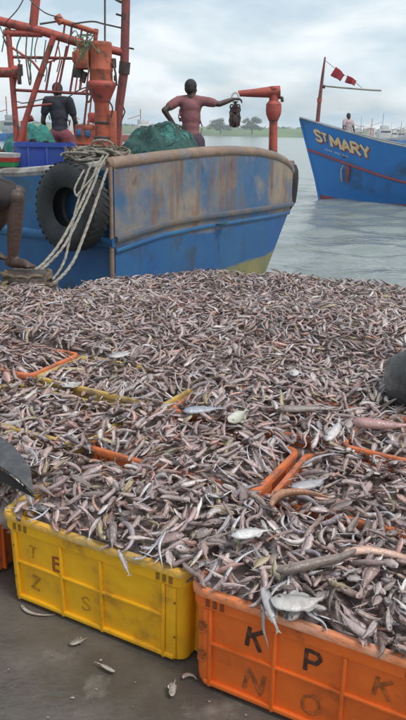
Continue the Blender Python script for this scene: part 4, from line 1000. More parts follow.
# ---- orange winch housing with blue windows behind
wh = empty('winch_housing', at(88, 152, 9.6)); tag(wh, 'orange box housing with two small blue panels behind the winch post', 'winch housing')
def WH(nm, x0, y0, x1, y1, d0, d1, m, bev=.01):
    a, b = at(x0, y0, 9.6), at(x1, y1, 9.6); bm = bmesh.new(); box(bm, ((a.x + b.x) / 2, 9.6 + (d0 + d1) / 2, (a.z + b.z) / 2), (abs(a.x - b.x), d1 - d0, abs(a.z - b.z)), bev=bev)
    o = from_bm(nm, bm, m); o.parent = wh; o.matrix_parent_inverse = Matrix.Translation(-wh.location); return o
WH('cabinet', 74, 124, 117, 172, 0, .7, 'orange_steel', .03); WH('panel', 76.5, 129, 81.5, 136, -.02, .01, 'blue_panel'); WH('panel', 85.5, 130, 90, 137, -.02, .01, 'blue_panel')
WH('lid', 86, 112, 112, 123, .1, .6, 'red_steel', .03); WH('sill', 73, 143, 118, 146, -.03, .05, 'red_steel', .008)

# ---- tubs and tins by the rail
tub = empty('plastic_tub', at(46, 168, 8.35)); tub.rotation_euler = (0, 0, R_(16)); tag(tub, 'big blue square plastic tub standing inside the trawler rail', 'tub')
zt_ = at(46, 142.5, 8.35).z - tub.location.z; zb_ = .40 - tub.location.z; hx, hy = .335, .26
bm = bmesh.new(); loft(bm, [rrect(hx * .93, hy * .93, .05, zb_), rrect(hx, hy, .06, zt_ - .03), rrect(hx - .03, hy - .03, .05, zt_ - .03), rrect(hx * .88, hy * .86, .04, zb_ + .03)], True, True); from_bm('shell', bm, 'tub', tub)
bm = bmesh.new(); loft(bm, [rrect(hx - .01, hy - .01, .06, zt_ - .05), rrect(hx + .015, hy + .015, .07, zt_ - .045), rrect(hx + .015, hy + .015, .07, zt_), rrect(hx - .02, hy - .02, .05, zt_), rrect(hx - .02, hy - .02, .05, zt_ - .05)], False, False); from_bm('rim', bm, 'tub', tub)
bm = bmesh.new()
for x in (-.20, 0, .20): box(bm, (x, -hy * .98, (zt_ + zb_) / 2), (.025, .03, (zt_ - zb_) * .9), bev=.006)
from_bm('rib_set', bm, 'tub', tub)
def tin(px, py, Y, w, h, cols, label):
    p = at(px, py, Y); r = empty('paint_tray', p); tag(r, label, 'tray')
    for i, (nm, m) in enumerate(cols):
        bm = bmesh.new(); loft(bm, [rrect(w * (.9 + .05 * i), .16, .03, h * i / len(cols) + .002), rrect(w * (.94 + .05 * i), .17, .03, h * (i + 1) / len(cols))], True, True); from_bm(nm, bm, m, r)
tin(4, 166, 8.0, .18, .14, (('base', 'green_tin'), ('band', 'ochre'), ('lid', 'white')), 'small green, red and white tray on the trawler rail at the left edge')
bm = bmesh.new(); rr_ = random.Random(9)
nx_, ny_ = 30, 18; U, V = np.meshgrid(np.linspace(-1, 1, 44), np.linspace(-1, 1, 28)); nn = vnoise(41)
def net_heap(name, px, pyb, pyt, wpx, Y, dep, m, label, seed):
    nn = vnoise(seed); c = at(px, pyb, Y); H = at(px, pyt, Y).z - .40; w = wpx * Y / 700 / 2
    U, V = np.meshgrid(np.linspace(-1.15, 1.15, 120), np.linspace(-1.15, 1.15, 70)); rr = np.hypot(U, V)
    prof = np.clip(1 - rr ** 2.6, 0, 1) ** .62
    Zh = H * prof * (1 + .22 * nn(U * 2.2, V * 2.2) + .10 * nn(U * 6 + 3, V * 6)) + .035 * prof * np.abs(nn(U * 9 + V * 5, V * 9 - U * 3)) + .03 * prof * np.sin(U * 14 + 5 * nn(U * 3, V * 3) + V * 9)
    r = empty(name, (c.x, Y, .40)); tag(r, label, 'fishing net')
    nb_ = grid_mesh('net_body', w * U * (1 + .1 * nn(V * 2, U * 0)), dep * V, Zh - .02, m, r)
    # strands lying over the mass
    bm = bmesh.new(); q = random.Random(seed)
    f = lambda u, v: float(H * max(0, 1 - math.hypot(u, v) ** 2.6) ** .62 * (1 + .22 * nn(u * 2.2, v * 2.2) + .10 * nn(u * 6 + 3, v * 6)))
    for k in range(26):
        u, v = q.uniform(-.85, .85), q.uniform(-.9, .5); a = q.uniform(0, 6.28); P = []
        for j in range(7):
            P.append((w * u, dep * v, f(u, v) + .004)); a += q.gauss(0, .5); u += .09 * math.cos(a); v += .12 * math.sin(a)
            if math.hypot(u, v) > .97: break
        if len(P) > 2: tube(bm, P, .005, 5, 3)
    o = from_bm('net_strand', bm, m, nb_); o['kind'] = 'stuff'
net_heap('net_heap', 161, 150, 129, 112, 9.15, .75, 'net', 'mound of dark green fishing net on the stern in front of the pink shirted man', 42)
net_heap('net_heap', 30, 150, 130, 74, 10.4, .6, 'teal', 'heap of teal netting on deck behind the blue tub', 47)
net_heap('net_heap', -6, 165, 147, 60, 8.9, .4, 'dark_cloth', 'dark heap of folded tarpaulin left of the blue tub', 52)
for i, pts in enumerate((((28, 150), (29, 143), (32, 140), (36, 142), (37, 150)), ((40, 150), (42, 144), (46, 142), (49, 144), (50, 150)))):
    cable('rope_loop', [(x, y, 8.6) for x, y in pts], 1.4, 'dark_cloth', ('dark rope loop standing on the left half of the blue tub', 'dark rope loop standing on the right half of the blue tub')[i], 'rope loop', 8.6)

# ---- davit
dv = at(273, 158, 10.05); dav = empty('davit', (dv.x, dv.y, .40)); tag(dav, 'red davit with a horizontal arm at the far corner of the trawler stern', 'davit')
def DV(nm, pts, r, m='red_steel', sides=14): return pxpipe(nm, pts, r, m, dav, 10.05, sides)
DV('post', [(273, 205), (273, 150), (273.3, 124), (273.5, 112), (274, 88)], [5.2, 4.2, 3.9, 4.2, 4.6])
DV('swivel', [(273.3, 121), (273.4, 114), (273.6, 110), (273.8, 104), (274, 101)], [4.4, 7.0, 7.4, 7.2, 4.8])
DV('arm', [(280, 91.5), (272, 92), (255, 93), (238, 93.5)], [5.2, 5.2, 3.8, 2.6]); DV('cap', [(274, 89), (274, 86.5)], [5.6, 5.0])
DV('crank', [(278, 97), (282, 98), (282.3, 102)], 1.6, 'dark_steel'); DV('bolt', [(269, 107), (278, 107)], 1.3, 'dark_steel')
hb = empty('chain_block', at(235.5, 96, 9.95)); tag(hb, 'dark chain hoist block hanging from the tip of the red davit arm', 'hoist block')
def HB(nm, f, m):
    bm = bmesh.new(); f(bm); o = from_bm(nm, bm, m); o.parent = hb; o.matrix_parent_inverse = Matrix.Translation(-hb.location)
A_ = lambda x, y, d=0: at(x, y, 9.95 + d)
def ring(b, c, r1, r2):
    n = 18; tube(b, [c + Vector((r1 * math.cos(k * 6.2832 / n), 0, r1 * 1.4 * math.sin(k * 6.2832 / n))) for k in range(n + 1)], r2, 7, 0, False)
HB('shackle', lambda b: ring(b, A_(235.3, 97.5), .045, .014), 'white')
HB('hook', lambda b: tube(b, [A_(235.3, 101), A_(235.3, 106)], .022, 8), 'dark_steel')
HB('sheave', lambda b: (tube(b, [A_(235.6, 105), A_(235.4, 107), A_(235.2, 112), A_(235, 113.5)], [.02, .055, .06, .03], 12), tube(b, [A_(235, 113), A_(234.8, 115.5), A_(234.6, 121), A_(234.5, 125), A_(234.6, 127.5)], [.03, .07, .085, .065, .02], 12)), 'dark_steel')
def links(b):
    for k in range(7):
        for s in (-1, 1): ring(b, A_(235 + s * 3.2 + .5 * math.sin(k * 2), 107 + 2.8 * k, -.06), .022, .009)
HB('chain', links, 'dark_steel')

# ---- ropes: pile at the foot of the winch and mooring lines down to the bollard
bm = bmesh.new(); q = random.Random(12); RS = .72
def rope_pile_center(u): return at(76 + 44 * u, 157.5 - 3 * math.sin(u * 3.1), 7.45)
for k in range(60):
    u = q.random(); c = rope_pile_center(u) + Vector((0, q.uniform(-.12, .25), q.uniform(-.03, .07 - .08 * abs(u - .45)))); a = q.uniform(0, 6.28); P = []
    for j in range(6):
        P.append(c + Vector((math.cos(a) * .13 * q.uniform(.6, 1.2), math.sin(a) * .10, q.gauss(0, .035)))); a += q.uniform(.7, 1.3)
    tube(bm, P, q.choice((.008, .011, .014)), 6, 4)
rp = empty('rope_pile', rope_pile_center(.5)); tag(rp, 'tangled pile of pale and brown rope at the foot of the winch post', 'rope pile')
o = from_bm('rope_coils', bm, 'rope_dark'); o.parent = rp; o.matrix_parent_inverse = Matrix.Translation(-rp.location); o['kind'] = 'stuff'
bm = bmesh.new()
for k in range(34):
    u = q.random(); c = rope_pile_center(u) + Vector((0, q.uniform(-.18, .05), q.uniform(-.02, .07 - .06 * abs(u - .45)))); a = q.uniform(0, 6.28); P = []
    for j in range(6):
        P.append(c + Vector((math.cos(a) * .15 * q.uniform(.6, 1.2), math.sin(a) * .08, q.gauss(0, .03)))); a += q.uniform(.7, 1.3)
    tube(bm, P, .012, 6, 4)
o = from_bm('rope_coils', bm, 'rope'); o.parent = rp; o.matrix_parent_inverse = Matrix.Translation(-rp.location); o['kind'] = 'stuff'
def moor(pts, r, label, m='rope'):
    r *= RS
    Pp = [at(*p) for p in pts]; bm = bmesh.new(); cl = catmull(Pp, 14)
    for s in range(3):                                   # three laid strands
        S = []
        for i, p in enumerate(cl):
            d = (cl[min(i + 1, len(cl) - 1)] - cl[max(i - 1, 0)]).normalized(); a = d.orthogonal().normalized(); b = d.cross(a); th = i * .55 + s * 2.094
            S.append(p + (a * math.cos(th) + b * math.sin(th)) * r * .42)
        tube(bm, S, r * .66, 5)
    o = from_bm('mooring_rope', bm, m); tag(o, label, 'rope', 'mooring ropes from the trawler to the bollard')
moor([(106, 152, 7.5), (99, 163, 6.85), (91, 182, 6.6), (79, 208, 6.1), (62, 240, 5.5), (46, 261, 5.1), (31, 274, 4.82)], .017, 'leftmost pale mooring rope of the pair ending at the sitting man\'s foot')
moor([(112, 150, 7.5), (101, 165, 6.8), (94, 184, 6.55), (82, 211, 6.05), (66, 243, 5.45), (49, 263, 5.1), (33, 277, 4.80)], .016, 'second pale mooring rope running close beside the leftmost one')
moor([(112, 156, 7.45), (105, 176, 6.8), (94, 208, 6.3), (84, 236, 5.8), (73, 262, 5.3), (58, 280, 5.0), (40, 291, 4.78)], .018, 'rightmost mooring rope sagging lowest towards the foot of the bollard')
moor([(96, 157, 7.45), (88, 172, 6.8), (77, 205, 6.3), (70, 238, 5.7), (64, 262, 5.3), (52, 280, 5.0), (38, 288, 4.80)], .014, 'thin mooring rope hanging straight across the middle of the tyre')
moor([(118, 158, 7.4), (105, 163, 7.0), (92, 178, 6.6), (79, 193, 6.4), (77, 196, 6.3), (75, 188, 6.5), (84, 170, 6.8)], .012, 'short loop of pale rope hanging over the top of the tyre')
bo = at(28, 292, 4.82); boll = empty('bollard', (bo.x, bo.y, 0)); tag(boll, 'dark iron mooring bollard under the sitting man\'s foot, ropes tied round it', 'bollard')
bm = bmesh.new(); lathe(bm, [(.20, 0), (.20, .03), (.12, .06), (.10, .14), (.10, .30)], 24); from_bm('base', bm, 'bollard', boll)
bm = bmesh.new(); lathe(bm, [(.10, .298), (.13, .34), (.165, .37), (.17, .41), (.15, .445), (.08, .455)], 24); from_bm('head', bm, 'bollard', boll)
bm = bmesh.new()
for k in range(5): 
    n = 24; tube(bm, [(.125 * math.cos(j * 6.2832 / n), .125 * math.sin(j * 6.2832 / n), .17 + .032 * k + .01 * math.sin(j + k)) for j in range(n + 1)], .017, 6, 0, False)
for k in range(9):
    a0 = k * .9; tube(bm, [(.15 * math.cos(a0 + j * .5) * (1 + .15 * math.sin(j * 2 + k)), .15 * math.sin(a0 + j * .5), .42 + .025 * math.sin(j * 1.7 + k) - (.10 if j in (0, 6) else 0)) for j in range(7)], .014, 6, 4)
from_bm('rope_turns', bm, 'rope_dark', boll)
bm = bmesh.new(); q = random.Random(4)
for k in range(26):
    c = at(q.uniform(0, 50), q.uniform(284, 300), 4.64); a = q.uniform(0, 6.28)
    tube(bm, [c + Vector((.16 * math.cos(a + j) * q.uniform(.6, 1.1), .08 * math.sin(a + j), q.gauss(0, .012))) for j in range(5)], .013, 6, 4)
o = from_bm('rope_scraps', bm, 'rope_dark'); tag(o, 'dirty brown rope ends lying on the fish around the bollard', 'rope', None, 'stuff')
bt = at(8, 290, 4.62); bm = bmesh.new(); box(bm, (0, 0, 0), (.5, .09, .035), bev=.006); o = from_bm('board', bm, 'wood'); o.location = (bt.x - .08, bt.y, bt.z - .012); o.rotation_euler = (0, R_(4), R_(-8)); tag(o, 'weathered board lying on the fish beside the bollard at the left edge', 'board')
for k in range(3):
    r = crate('yellow', 0, 0, 0, ('bottom', 'middle', 'top')[k] + ' crate of the yellow stack the sitting man rests on', 0); r.location = (-1.90, 4.98, .3065 * k); r.rotation_euler = (0, 0, R_(4 + 2 * k)); r['group'] = 'stacked crates under the sitting man'

def ball(bm, c, r, rot=None):
    m = Matrix.Translation(c) @ (rot.to_4x4() if rot is not None else Matrix.Identity(4)) @ Matrix.Diagonal((*(r if not isinstance(r, (int, float)) else (r, r, r)), 1))
    top = bm.verts.new(m @ Vector((0, 0, 1))); bot = bm.verts.new(m @ Vector((0, 0, -1)))
    R8 = [[bm.verts.new(m @ Vector((math.sin(t) * math.cos(k * math.pi / 8), math.sin(t) * math.sin(k * math.pi / 8), math.cos(t)))) for k in range(16)] for t in [math.pi * j / 10 for j in range(1, 10)]]
    for k in range(16):
        n = (k + 1) % 16; bm.faces.new((top, R8[0][k], R8[0][n])); bm.faces.new((bot, R8[-1][n], R8[-1][k]))
        for A, B in zip(R8, R8[1:]): bm.faces.new((A[k], B[k], B[n], A[n]))
def limb(bm, a, b, ra, rb):
    a, b = Vector(a), Vector(b); n = 8
    tube(bm, [a.lerp(b, k / n) for k in range(n + 1)], [ra + (rb - ra) * k / n + .10 * ra * math.sin(k / n * math.pi) for k in range(n + 1)], 12)
    ball(bm, a, ra); ball(bm, b, rb)
def fused(name, bm, m, parent, voxel, it=5):
    me = bpy.data.meshes.new(name); bm.to_mesh(me); bm.free(); o = bpy.data.objects.new(name, me); COL.objects.link(o)
    md = o.modifiers.new('r', 'REMESH'); md.mode = 'VOXEL'; md.voxel_size = voxel
    sm = o.modifiers.new('s', 'SMOOTH'); sm.iterations = it; sm.factor = .5
    bpy.context.view_layer.update(); dg = bpy.context.evaluated_depsgraph_get(); new = bpy.data.meshes.new_from_object(o.evaluated_get(dg)); bpy.data.objects.remove(o); new.name = name
    new.polygons.foreach_set('use_smooth', [True] * len(new.polygons)); new.materials.clear()
    return link(name, new, m, parent)
def hand(bm, wrist, d, up, s=1.0, curl=.5, side=1):
    d = Vector(d).normalized(); up = (Vector(up) - d * Vector(up).dot(d)).normalized(); lat = d.cross(up) * side; w = Vector(wrist)
    rot = Matrix((lat, d, up)).transposed()
    ball(bm, w + d * .05 * s, (.040 * s, .052 * s, .017 * s), rot)
    for k, (o, ln) in enumerate(((-.027, .068), (-.009, .078), (.010, .072), (.027, .056))):
        b = w + d * .085 * s + lat * o * s; th = curl * .7; d1 = d * math.cos(th) - up * math.sin(th); d2 = d * math.cos(th * 2.2) - up * math.sin(th * 2.2)
        m_ = b + d1 * ln * .5 * s; limb(bm, b - d * .015 * s, m_, .0095 * s, .0085 * s); limb(bm, m_, m_ + d2 * ln * .5 * s, .0085 * s, .007 * s)
    b = w + d * .025 * s - lat * .034 * s; e = b - lat * .026 * s + d * .030 * s - up * .008 * s
    limb(bm, b, e, .012 * s, .010 * s); limb(bm, e, e + d * .030 * s - up * .01 * s, .010 * s, .008 * s)
def head(bm, c, yaw, tilt=0):
    """face towards +y turned by yaw"""
    rot = Matrix.Rotation(yaw, 3, 'Z') @ Matrix.Rotation(tilt, 3, 'X'); L = lambda x, y, z: Vector(c) + rot @ (Vector((x, y, z)) * .93)
    ball(bm, L(0, -.012, .022), (.074, .092, .092), rot); ball(bm, L(0, .022, -.045), (.056, .062, .068), rot); ball(bm, L(0, .058, -.085), (.026, .022, .022), rot)
    limb(bm, L(0, .088, .012), L(0, .104, -.022), .009, .015); ball(bm, L(0, .080, .036), (.052, .014, .012), rot)
    for s in (-1, 1):
        ball(bm, L(s * .077, -.005, -.012), (.011, .020, .032), rot); ball(bm, L(s * .013, .094, -.026), .010); ball(bm, L(s * .040, .062, -.02), (.022, .018, .02), rot)
    ball(bm, L(0, .082, -.056), (.024, .012, .009), rot)
    return L, rot
def face_bits(L, rot, parent):
    for s in (-1, 1):
        bm = bmesh.new(); ball(bm, L(s * .031, .078, .008), (.012, .008, .0075), rot); from_bm('eye', bm, 'eye', parent)
    bm = bmesh.new(); ball(bm, L(0, .092, -.056), (.022, .006, .006), rot); from_bm('mouth', bm, 'lips', parent)
def hair(L, rot, parent, seed=0):
    bm = bmesh.new(); ball(bm, L(0, -.020, .036), (.081, .092, .087), rot); ball(bm, L(0, -.055, -.002), (.070, .058, .072), rot)
    q = random.Random(seed)
    for k in range(60):
        a = q.uniform(0, 6.28); e = q.uniform(-.1, 1.4)
        p = (.076 * math.cos(a) * math.cos(e), -.020 + .087 * math.sin(a) * math.cos(e), .036 + .080 * math.sin(e))
        if p[1] > .045 and p[2] < .075: continue
        ball(bm, L(*p), q.uniform(.008, .013))
    fused('hair', bm, 'hair', parent, .012, 2)
def leg_foot(bm, hip, knee, ank, toe):
    limb(bm, hip, knee, .082, .056); limb(bm, knee, ank, .056, .037); k, a = Vector(knee), Vector(ank)
    heel = a + (a - Vector(toe)).normalized() * .03; dn = Vector((0, 0, -.045))
    calf = k.lerp(a, .3); back = (a - Vector(toe)); back.z = 0
    if back.length: ball(bm, calf + back.normalized() * .022, (.047, .047, .09))
    limb(bm, heel + dn * .6, Vector(toe) + dn * .3 - (Vector(toe) - a) * .35, .034, .034); limb(bm, Vector(toe) + dn * .3 - (Vector(toe) - a) * .35, Vector(toe) + dn * .35, .034, .024)
    t = Vector(toe) + dn * .4; dd = (Vector(toe) - a); dd.z = 0; dd.normalize(); lt = Vector((dd.y, -dd.x, 0))
    for j in range(5): limb(bm, t + lt * (j - 2) * .017, t + lt * (j - 2) * .019 + dd * (.034 - .005 * abs(j - 1)) + Vector((0, 0, -.006)), .011, .009)
def torso(bm, pel, chest, grow=0.0, w=1.0):
    pel, chest = Vector(pel), Vector(chest); g = grow
    d = (chest - pel); rot = Vector((0, 0, 1)).rotation_difference(d.normalized()).to_matrix()
    ball(bm, pel, (.150 * w + g, .110 + g, .13 + g), rot); ball(bm, pel + d * .35, (.138 * w + g, .098 + g, .15 + g), rot); ball(bm, pel + d * .72, (.155 * w + g, .105 + g, .17 + g), rot); ball(bm, chest + d * .05, (.168 * w + g, .105 + g, .12 + g), rot)
def figure(loc, label, J, shirt, lower, rotz=0, face=True, tall=1.0, lower_kind='shorts', voxel=.0125, seed=0, head_yaw=0, head_tilt=0, garments=('shirt', 'shorts')):
    r = empty('person', loc, rotz); r.scale = (tall,) * 3; tag(r, label, 'person'); bm = bmesh.new()
    torso(bm, J['pel'], J['chest'], -.004, .80)
    nb = Vector(J['chest']) + Vector((0, 0, .09)); limb(bm, nb, Vector(J['head']) + Vector((0, -.015, -.05)), .060, .052)
    L, rot = head(bm, J['head'], head_yaw, head_tilt)
    for s in ('l', 'r'):
        sh, el, wr = J['sh' + s], J['el' + s], J['wr' + s]; limb(bm, Vector(J['chest']) + Vector((0, 0, .05)), sh, .062, .050); limb(bm, sh, el, .046, .037); limb(bm, el, wr, .037, .025)
        hand(bm, wr, J.get('hd' + s, Vector(wr) - Vector(el)), J.get('hu' + s, (0, 1, 0)), 1.0, J.get('curl' + s, .6), -1 if s == 'l' else 1)
        leg_foot(bm, J['hip' + s], J['kn' + s], J['an' + s], J['to' + s])
    fused('body', bm, 'skin', r, voxel, 4)
    hair(L, rot, r, seed)
    if face: face_bits(L, rot, r)
    bm = bmesh.new(); torso(bm, J['pel'] + Vector((0, 0, .02)), J['chest'], .006, .82)
    for s in ('l', 'r'):
        limb(bm, Vector(J['chest']) + Vector((0, 0, .125)), J['sh' + s], .052, .056); limb(bm, Vector(J['chest']) + Vector((0, 0, .045)), J['sh' + s], .074, .060); limb(bm, J['sh' + s], Vector(J['sh' + s]).lerp(Vector(J['el' + s]), .60), .058, .058)
    q = random.Random(seed)
    for k in range(9): # soft folds round the waist
        a = q.uniform(0, 6.28); p = Vector(J['pel']) + Vector((.155 * math.cos(a), .105 * math.sin(a), q.uniform(.03, .3))); limb(bm, p, p + Vector((q.gauss(0, .04), 0, q.uniform(.05, .12))), .014, .008)
    fused(garments[0], bm, shirt, r, max(.014, voxel), 3)
    bm = bmesh.new(); ball(bm, Vector(J['pel']) + Vector((0, 0, -.02)), (.178, .128, .125))
    for s in ('l', 'r'):
        if lower_kind == 'shorts': limb(bm, J['hip' + s], Vector(J['hip' + s]).lerp(Vector(J['kn' + s]), .78), .108, .092)
        else: limb(bm, J['hip' + s], Vector(J['kn' + s]) + Vector((0, 0, -.12)), .115, .125)
    fused(garments[1], bm, lower, r, max(.014, voxel), 3)
    return r
V3 = Vector
stand = dict(pel=V3((0, 0, .93)), chest=V3((0, .01, 1.30)), head=V3((0, .02, 1.55)), hipl=V3((-.09, 0, .88)), hipr=V3((.09, 0, .88)), knl=V3((-.11, .03, .47)), knr=V3((.11, .03, .47)), anl=V3((-.12, 0, .075)), anr=V3((.12, 0, .075)), tol=V3((-.14, .17, .045)), tor=V3((.14, .17, .045)), shl=V3((-.165, 0, 1.40)), shr=V3((.165, 0, 1.40)))
p2 = at(190.5, 140, 9.75); J = dict(stand); J.update(ell=V3((-.345, -.13, 1.27)), wrl=V3((-.20, -.07, 1.07)), hdl=V3((.6, .2, -.6)), hul=V3((-.4, -.9, 0)), curll=.7, elr=V3((.375, .06, 1.365)), wrr=V3((.555, .12, 1.435)), hdr=V3((1, .25, .08)), hur=V3((0, 0, 1)), curlr=.9)
figure((p2.x, p2.y, .40), 'man in a dusty pink T-shirt, hand on hip, other arm reaching to the davit', J, 'pink_shirt', 'purple_cloth', R_(-2), True, .99, 'shorts', seed=1, head_yaw=R_(-25))
p1 = at(60, 140, 11.0); J = dict(stand); J.update(chest=V3((0, .05, 1.29)), head=V3((-.02, .10, 1.535)), ell=V3((-.24, .03, 1.12)), wrl=V3((-.24, .22, .93)), hdl=V3((0, .5, -.7)), hul=V3((-1, 0, 0)), elr=V3((.235, .02, 1.11)), wrr=V3((.22, .18, .90)), hdr=V3((0, .5, -.7)), hur=V3((1, 0, 0)))
figure((p1.x, p1.y, .40), 'man in a navy T-shirt and red lungi standing on deck, seen from behind', J, 'navy_shirt', 'red_lungi', R_(4), True, 1.0, 'lungi', seed=2, head_yaw=R_(8), head_tilt=R_(-12), garments=('shirt', 'lungi'))
# man sitting at the left edge, facing right; only his leg enters the photo
kz = at(17, 198, 4.85); az = at(13, 262, 4.85); tz = at(29, 266, 4.80)
kx, ky = kz.x, kz.y
J = dict(pel=V3((kx - .44, ky + .10, 1.02)), chest=V3((kx - .38, ky + .10, 1.40)), head=V3((kx - .30, ky + .10, 1.68)), hipl=V3((kx - .42, ky + .18, .99)), hipr=V3((kx - .42, ky + .0, .99)), knl=V3((kx - .06, ky + .26, .96)), knr=V3((kx, ky, kz.z)), anl=V3((kx - .36, ky + .30, .56)), anr=V3((az.x, az.y, az.z + .02)), tol=V3((kx - .22, ky + .33, .50)), tor=V3((tz.x, tz.y, tz.z + .02)),
         shl=V3((kx - .38, ky + .275, 1.46)), shr=V3((kx - .38, ky - .075, 1.46)), ell=V3((kx - .28, ky + .32, 1.17)), wrl=V3((kx - .22, ky + .26, 1.07)), hdl=V3((1, 0, -.4)), hul=V3((0, 0, 1)), elr=V3((kx - .30, ky - .11, 1.16)), wrr=V3((kx - .22, ky - .02, 1.085)), hdr=V3((1, .1, -.45)), hur=V3((0, 0, 1)))
figure((0, 0, 0), 'barefoot man in dark shorts sitting at the left edge with a foot on the bollard', J, 'dark_cloth', 'dark_cloth', 0, True, 1.0, 'shorts', seed=3, head_yaw=R_(-80), voxel=.0105)


KB = 1.1; tip = at(300, 118, 27.0 * KB); AFT = Vector((.955, -.296, 0)).normalized(); NB = Vector((AFT.y, -AFT.x, 0)); NB = NB if NB.y < 0 else -NB
def sheer(s): return float(np.interp(s / KB, [0, 1, 2, 3, 4, 5, 6.5, 9, 14], [tip.z] + [1.4 + (q - 1.4) * KB for q in (1.70, 1.45, 1.21, 1.03, .90, .76, .68, .80)]))
def hb_(s): return KB * float(np.interp(s / KB, [0, .3, 1, 2, 3, 4, 6, 9, 14], [.02, .22, .62, 1.05, 1.4, 1.65, 1.95, 2.1, 1.9]))
def hpt(s, z, sgn=1, off=0.0):
    f = (z - WATER_Z) / (sheer(s) - WATER_Z); f = max(0, min(1, f)); s2 = s
    b = hb_(max(0.0, s - 0)) * (.50 + .50 * f ** .8) + off
    x = s + 1.05 * (1 - f) * max(0, 1 - s / 6.6)
    p = tip + AFT * x + NB * b * sgn; p.z = z; return p
bow = empty('fishing_boat', tip + AFT * 5 + Vector((0, 0, -tip.z + WATER_Z))); tag(bow, 'bright blue fishing boat lettered ST MARY with its bow pointing left', 'boat')
def bw(o): o.parent = bow; o.matrix_parent_inverse = Matrix.Translation(-bow.location); return o
SS = [0, .05, .15, .3, .5] + [.75 + .45 * k for k in range(30)]
bm = bmesh.new(); full = []
for sgn in (1, -1):
    rows = []
    for rr in range(11): rows.append([bm.verts.new(hpt(s, sheer(s) + (WATER_Z - .25 - sheer(s)) * rr / 10, sgn)) for s in SS])
    for A, B in zip(rows, rows[1:]):
        for i in range(len(SS) - 1): bm.faces.new((A[i], A[i + 1], B[i + 1], B[i]) if sgn < 0 else (A[i], B[i], B[i + 1], A[i + 1]))
    full.append(rows)
for k in range(10): bm.faces.new((full[0][k][-1], full[0][k + 1][-1], full[1][k + 1][-1], full[1][k][-1]))
for i in range(len(SS) - 1): # deck a little below the sheer would be hidden; close the top
    pass
bmesh.ops.remove_doubles(bm, verts=bm.verts[:], dist=.003); bmesh.ops.recalc_face_normals(bm, faces=bm.faces[:]); bw(from_bm('hull', bm, 'boat_blue'))
bm = bmesh.new()
dl = [bm.verts.new(hpt(s, sheer(s) - .25, 1, -.02)) for s in SS[2:]]; dr = [bm.verts.new(hpt(s, sheer(s) - .25, -1, -.02)) for s in SS[2:]]
for i in range(len(dl) - 1): bm.faces.new((dl[i], dr[i], dr[i + 1], dl[i + 1]))
bw(from_bm('deck', bm, 'deck', smooth=False))
for sgn in (1, -1):
    bm = bmesh.new(); tube(bm, [hpt(s, sheer(s) + .02, sgn) for s in SS], .032, 8); bw(from_bm('gunwale', bm, 'grey_paint'))
    pr = lambda s: sheer(s) - np.interp(s, [0, 4], [1.20, 1.30])
    bm = bmesh.new(); tube(bm, [hpt(s, pr(s), sgn, .02) for s in SS], .05, 8); bw(from_bm('rubbing_strake', bm, 'red_stripe'))
bm = bmesh.new()   # red boot stripe at the waterline, near side
A = [bm.verts.new(hpt(s, WATER_Z + .16 * max(0, 1 - s / 1.6), 1, .012)) for s in SS]; B = [bm.verts.new(hpt(s, WATER_Z - .2, 1, .012)) for s in SS]
for i in range(len(A) - 1): bm.faces.new((A[i], B[i], B[i + 1], A[i + 1]))
bw(from_bm('boot_stripe', bm, 'red_stripe'))
bm = bmesh.new(); tube(bm, [hpt(0, tip.z - .02), hpt(0, .6), hpt(0, -.3), hpt(0, WATER_Z - .2)], .05, 8); bw(from_bm('stem', bm, 'boat_blue'))
def hull_text(txt, s0, dz, size, m, off, bold=.02, sl=0.0, nm='lettering'):
    me = stroke_mesh(txt, size * (.60 if txt != 'M' else .72), size * .76, size * .095 + bold, .016, ord(txt), 0); o = bpy.data.objects.new(nm, me); COL.objects.link(o); me.materials.append(MT[m])
    for v in me.vertices:
        s = (s0 + v.co.x) * KB; zc = sheer(s) - (dz - v.co.y) * KB
        p = hpt(s, zc, 1, off + v.co.z); v.co = p
    bw(o)
for mm, off, ds, dd in (('red_stripe', .012, .03, .045), ('cream_letter', .03, 0, 0)):
    hull_text('S', .62 + ds, .45 + dd, .48, mm, off, .004); hull_text('T', .88 + ds, .44 + dd, .34, mm, off, .004)
    for ch, s_ in zip('MARY', (1.28, 1.68, 2.04, 2.40)): hull_text(ch, s_ + ds, .49 + dd, .50, mm, off, .004)
bm = bmesh.new()
for k in range(12):
    if k in (4, 8): continue
    s = .85 + .085 * k; z = sheer(s) - .95; vs = [bm.verts.new(hpt(s + a, z + b, 1, .012)) for a, b in ((0, -.035), (.06, -.035), (.06, .035), (0, .035))]; bm.faces.new(vs)
bw(from_bm('registration_mark', bm, 'small_letter', smooth=False))
# anchor fender and scuffs on the bow
bm = bmesh.new(); c = hpt(1.65, -.02, 1, .08); tube(bm, [c + Vector((0, 0, .38)), c + Vector((.03, 0, .1)), c + Vector((0, 0, -.35))], [.04, .11, .05], 10); o = bw(from_bm('fender', bm, 'mast_steel'))
bm = bmesh.new(); c = hpt(1.40, -.05, 1, .08); tube(bm, [c + Vector((.08, 0, .42)), c + Vector((-.04, 0, .1)), c + Vector((.02, 0, -.3))], .035, 8, 4); bw(from_bm('anchor_fluke', bm, 'grey_paint'))
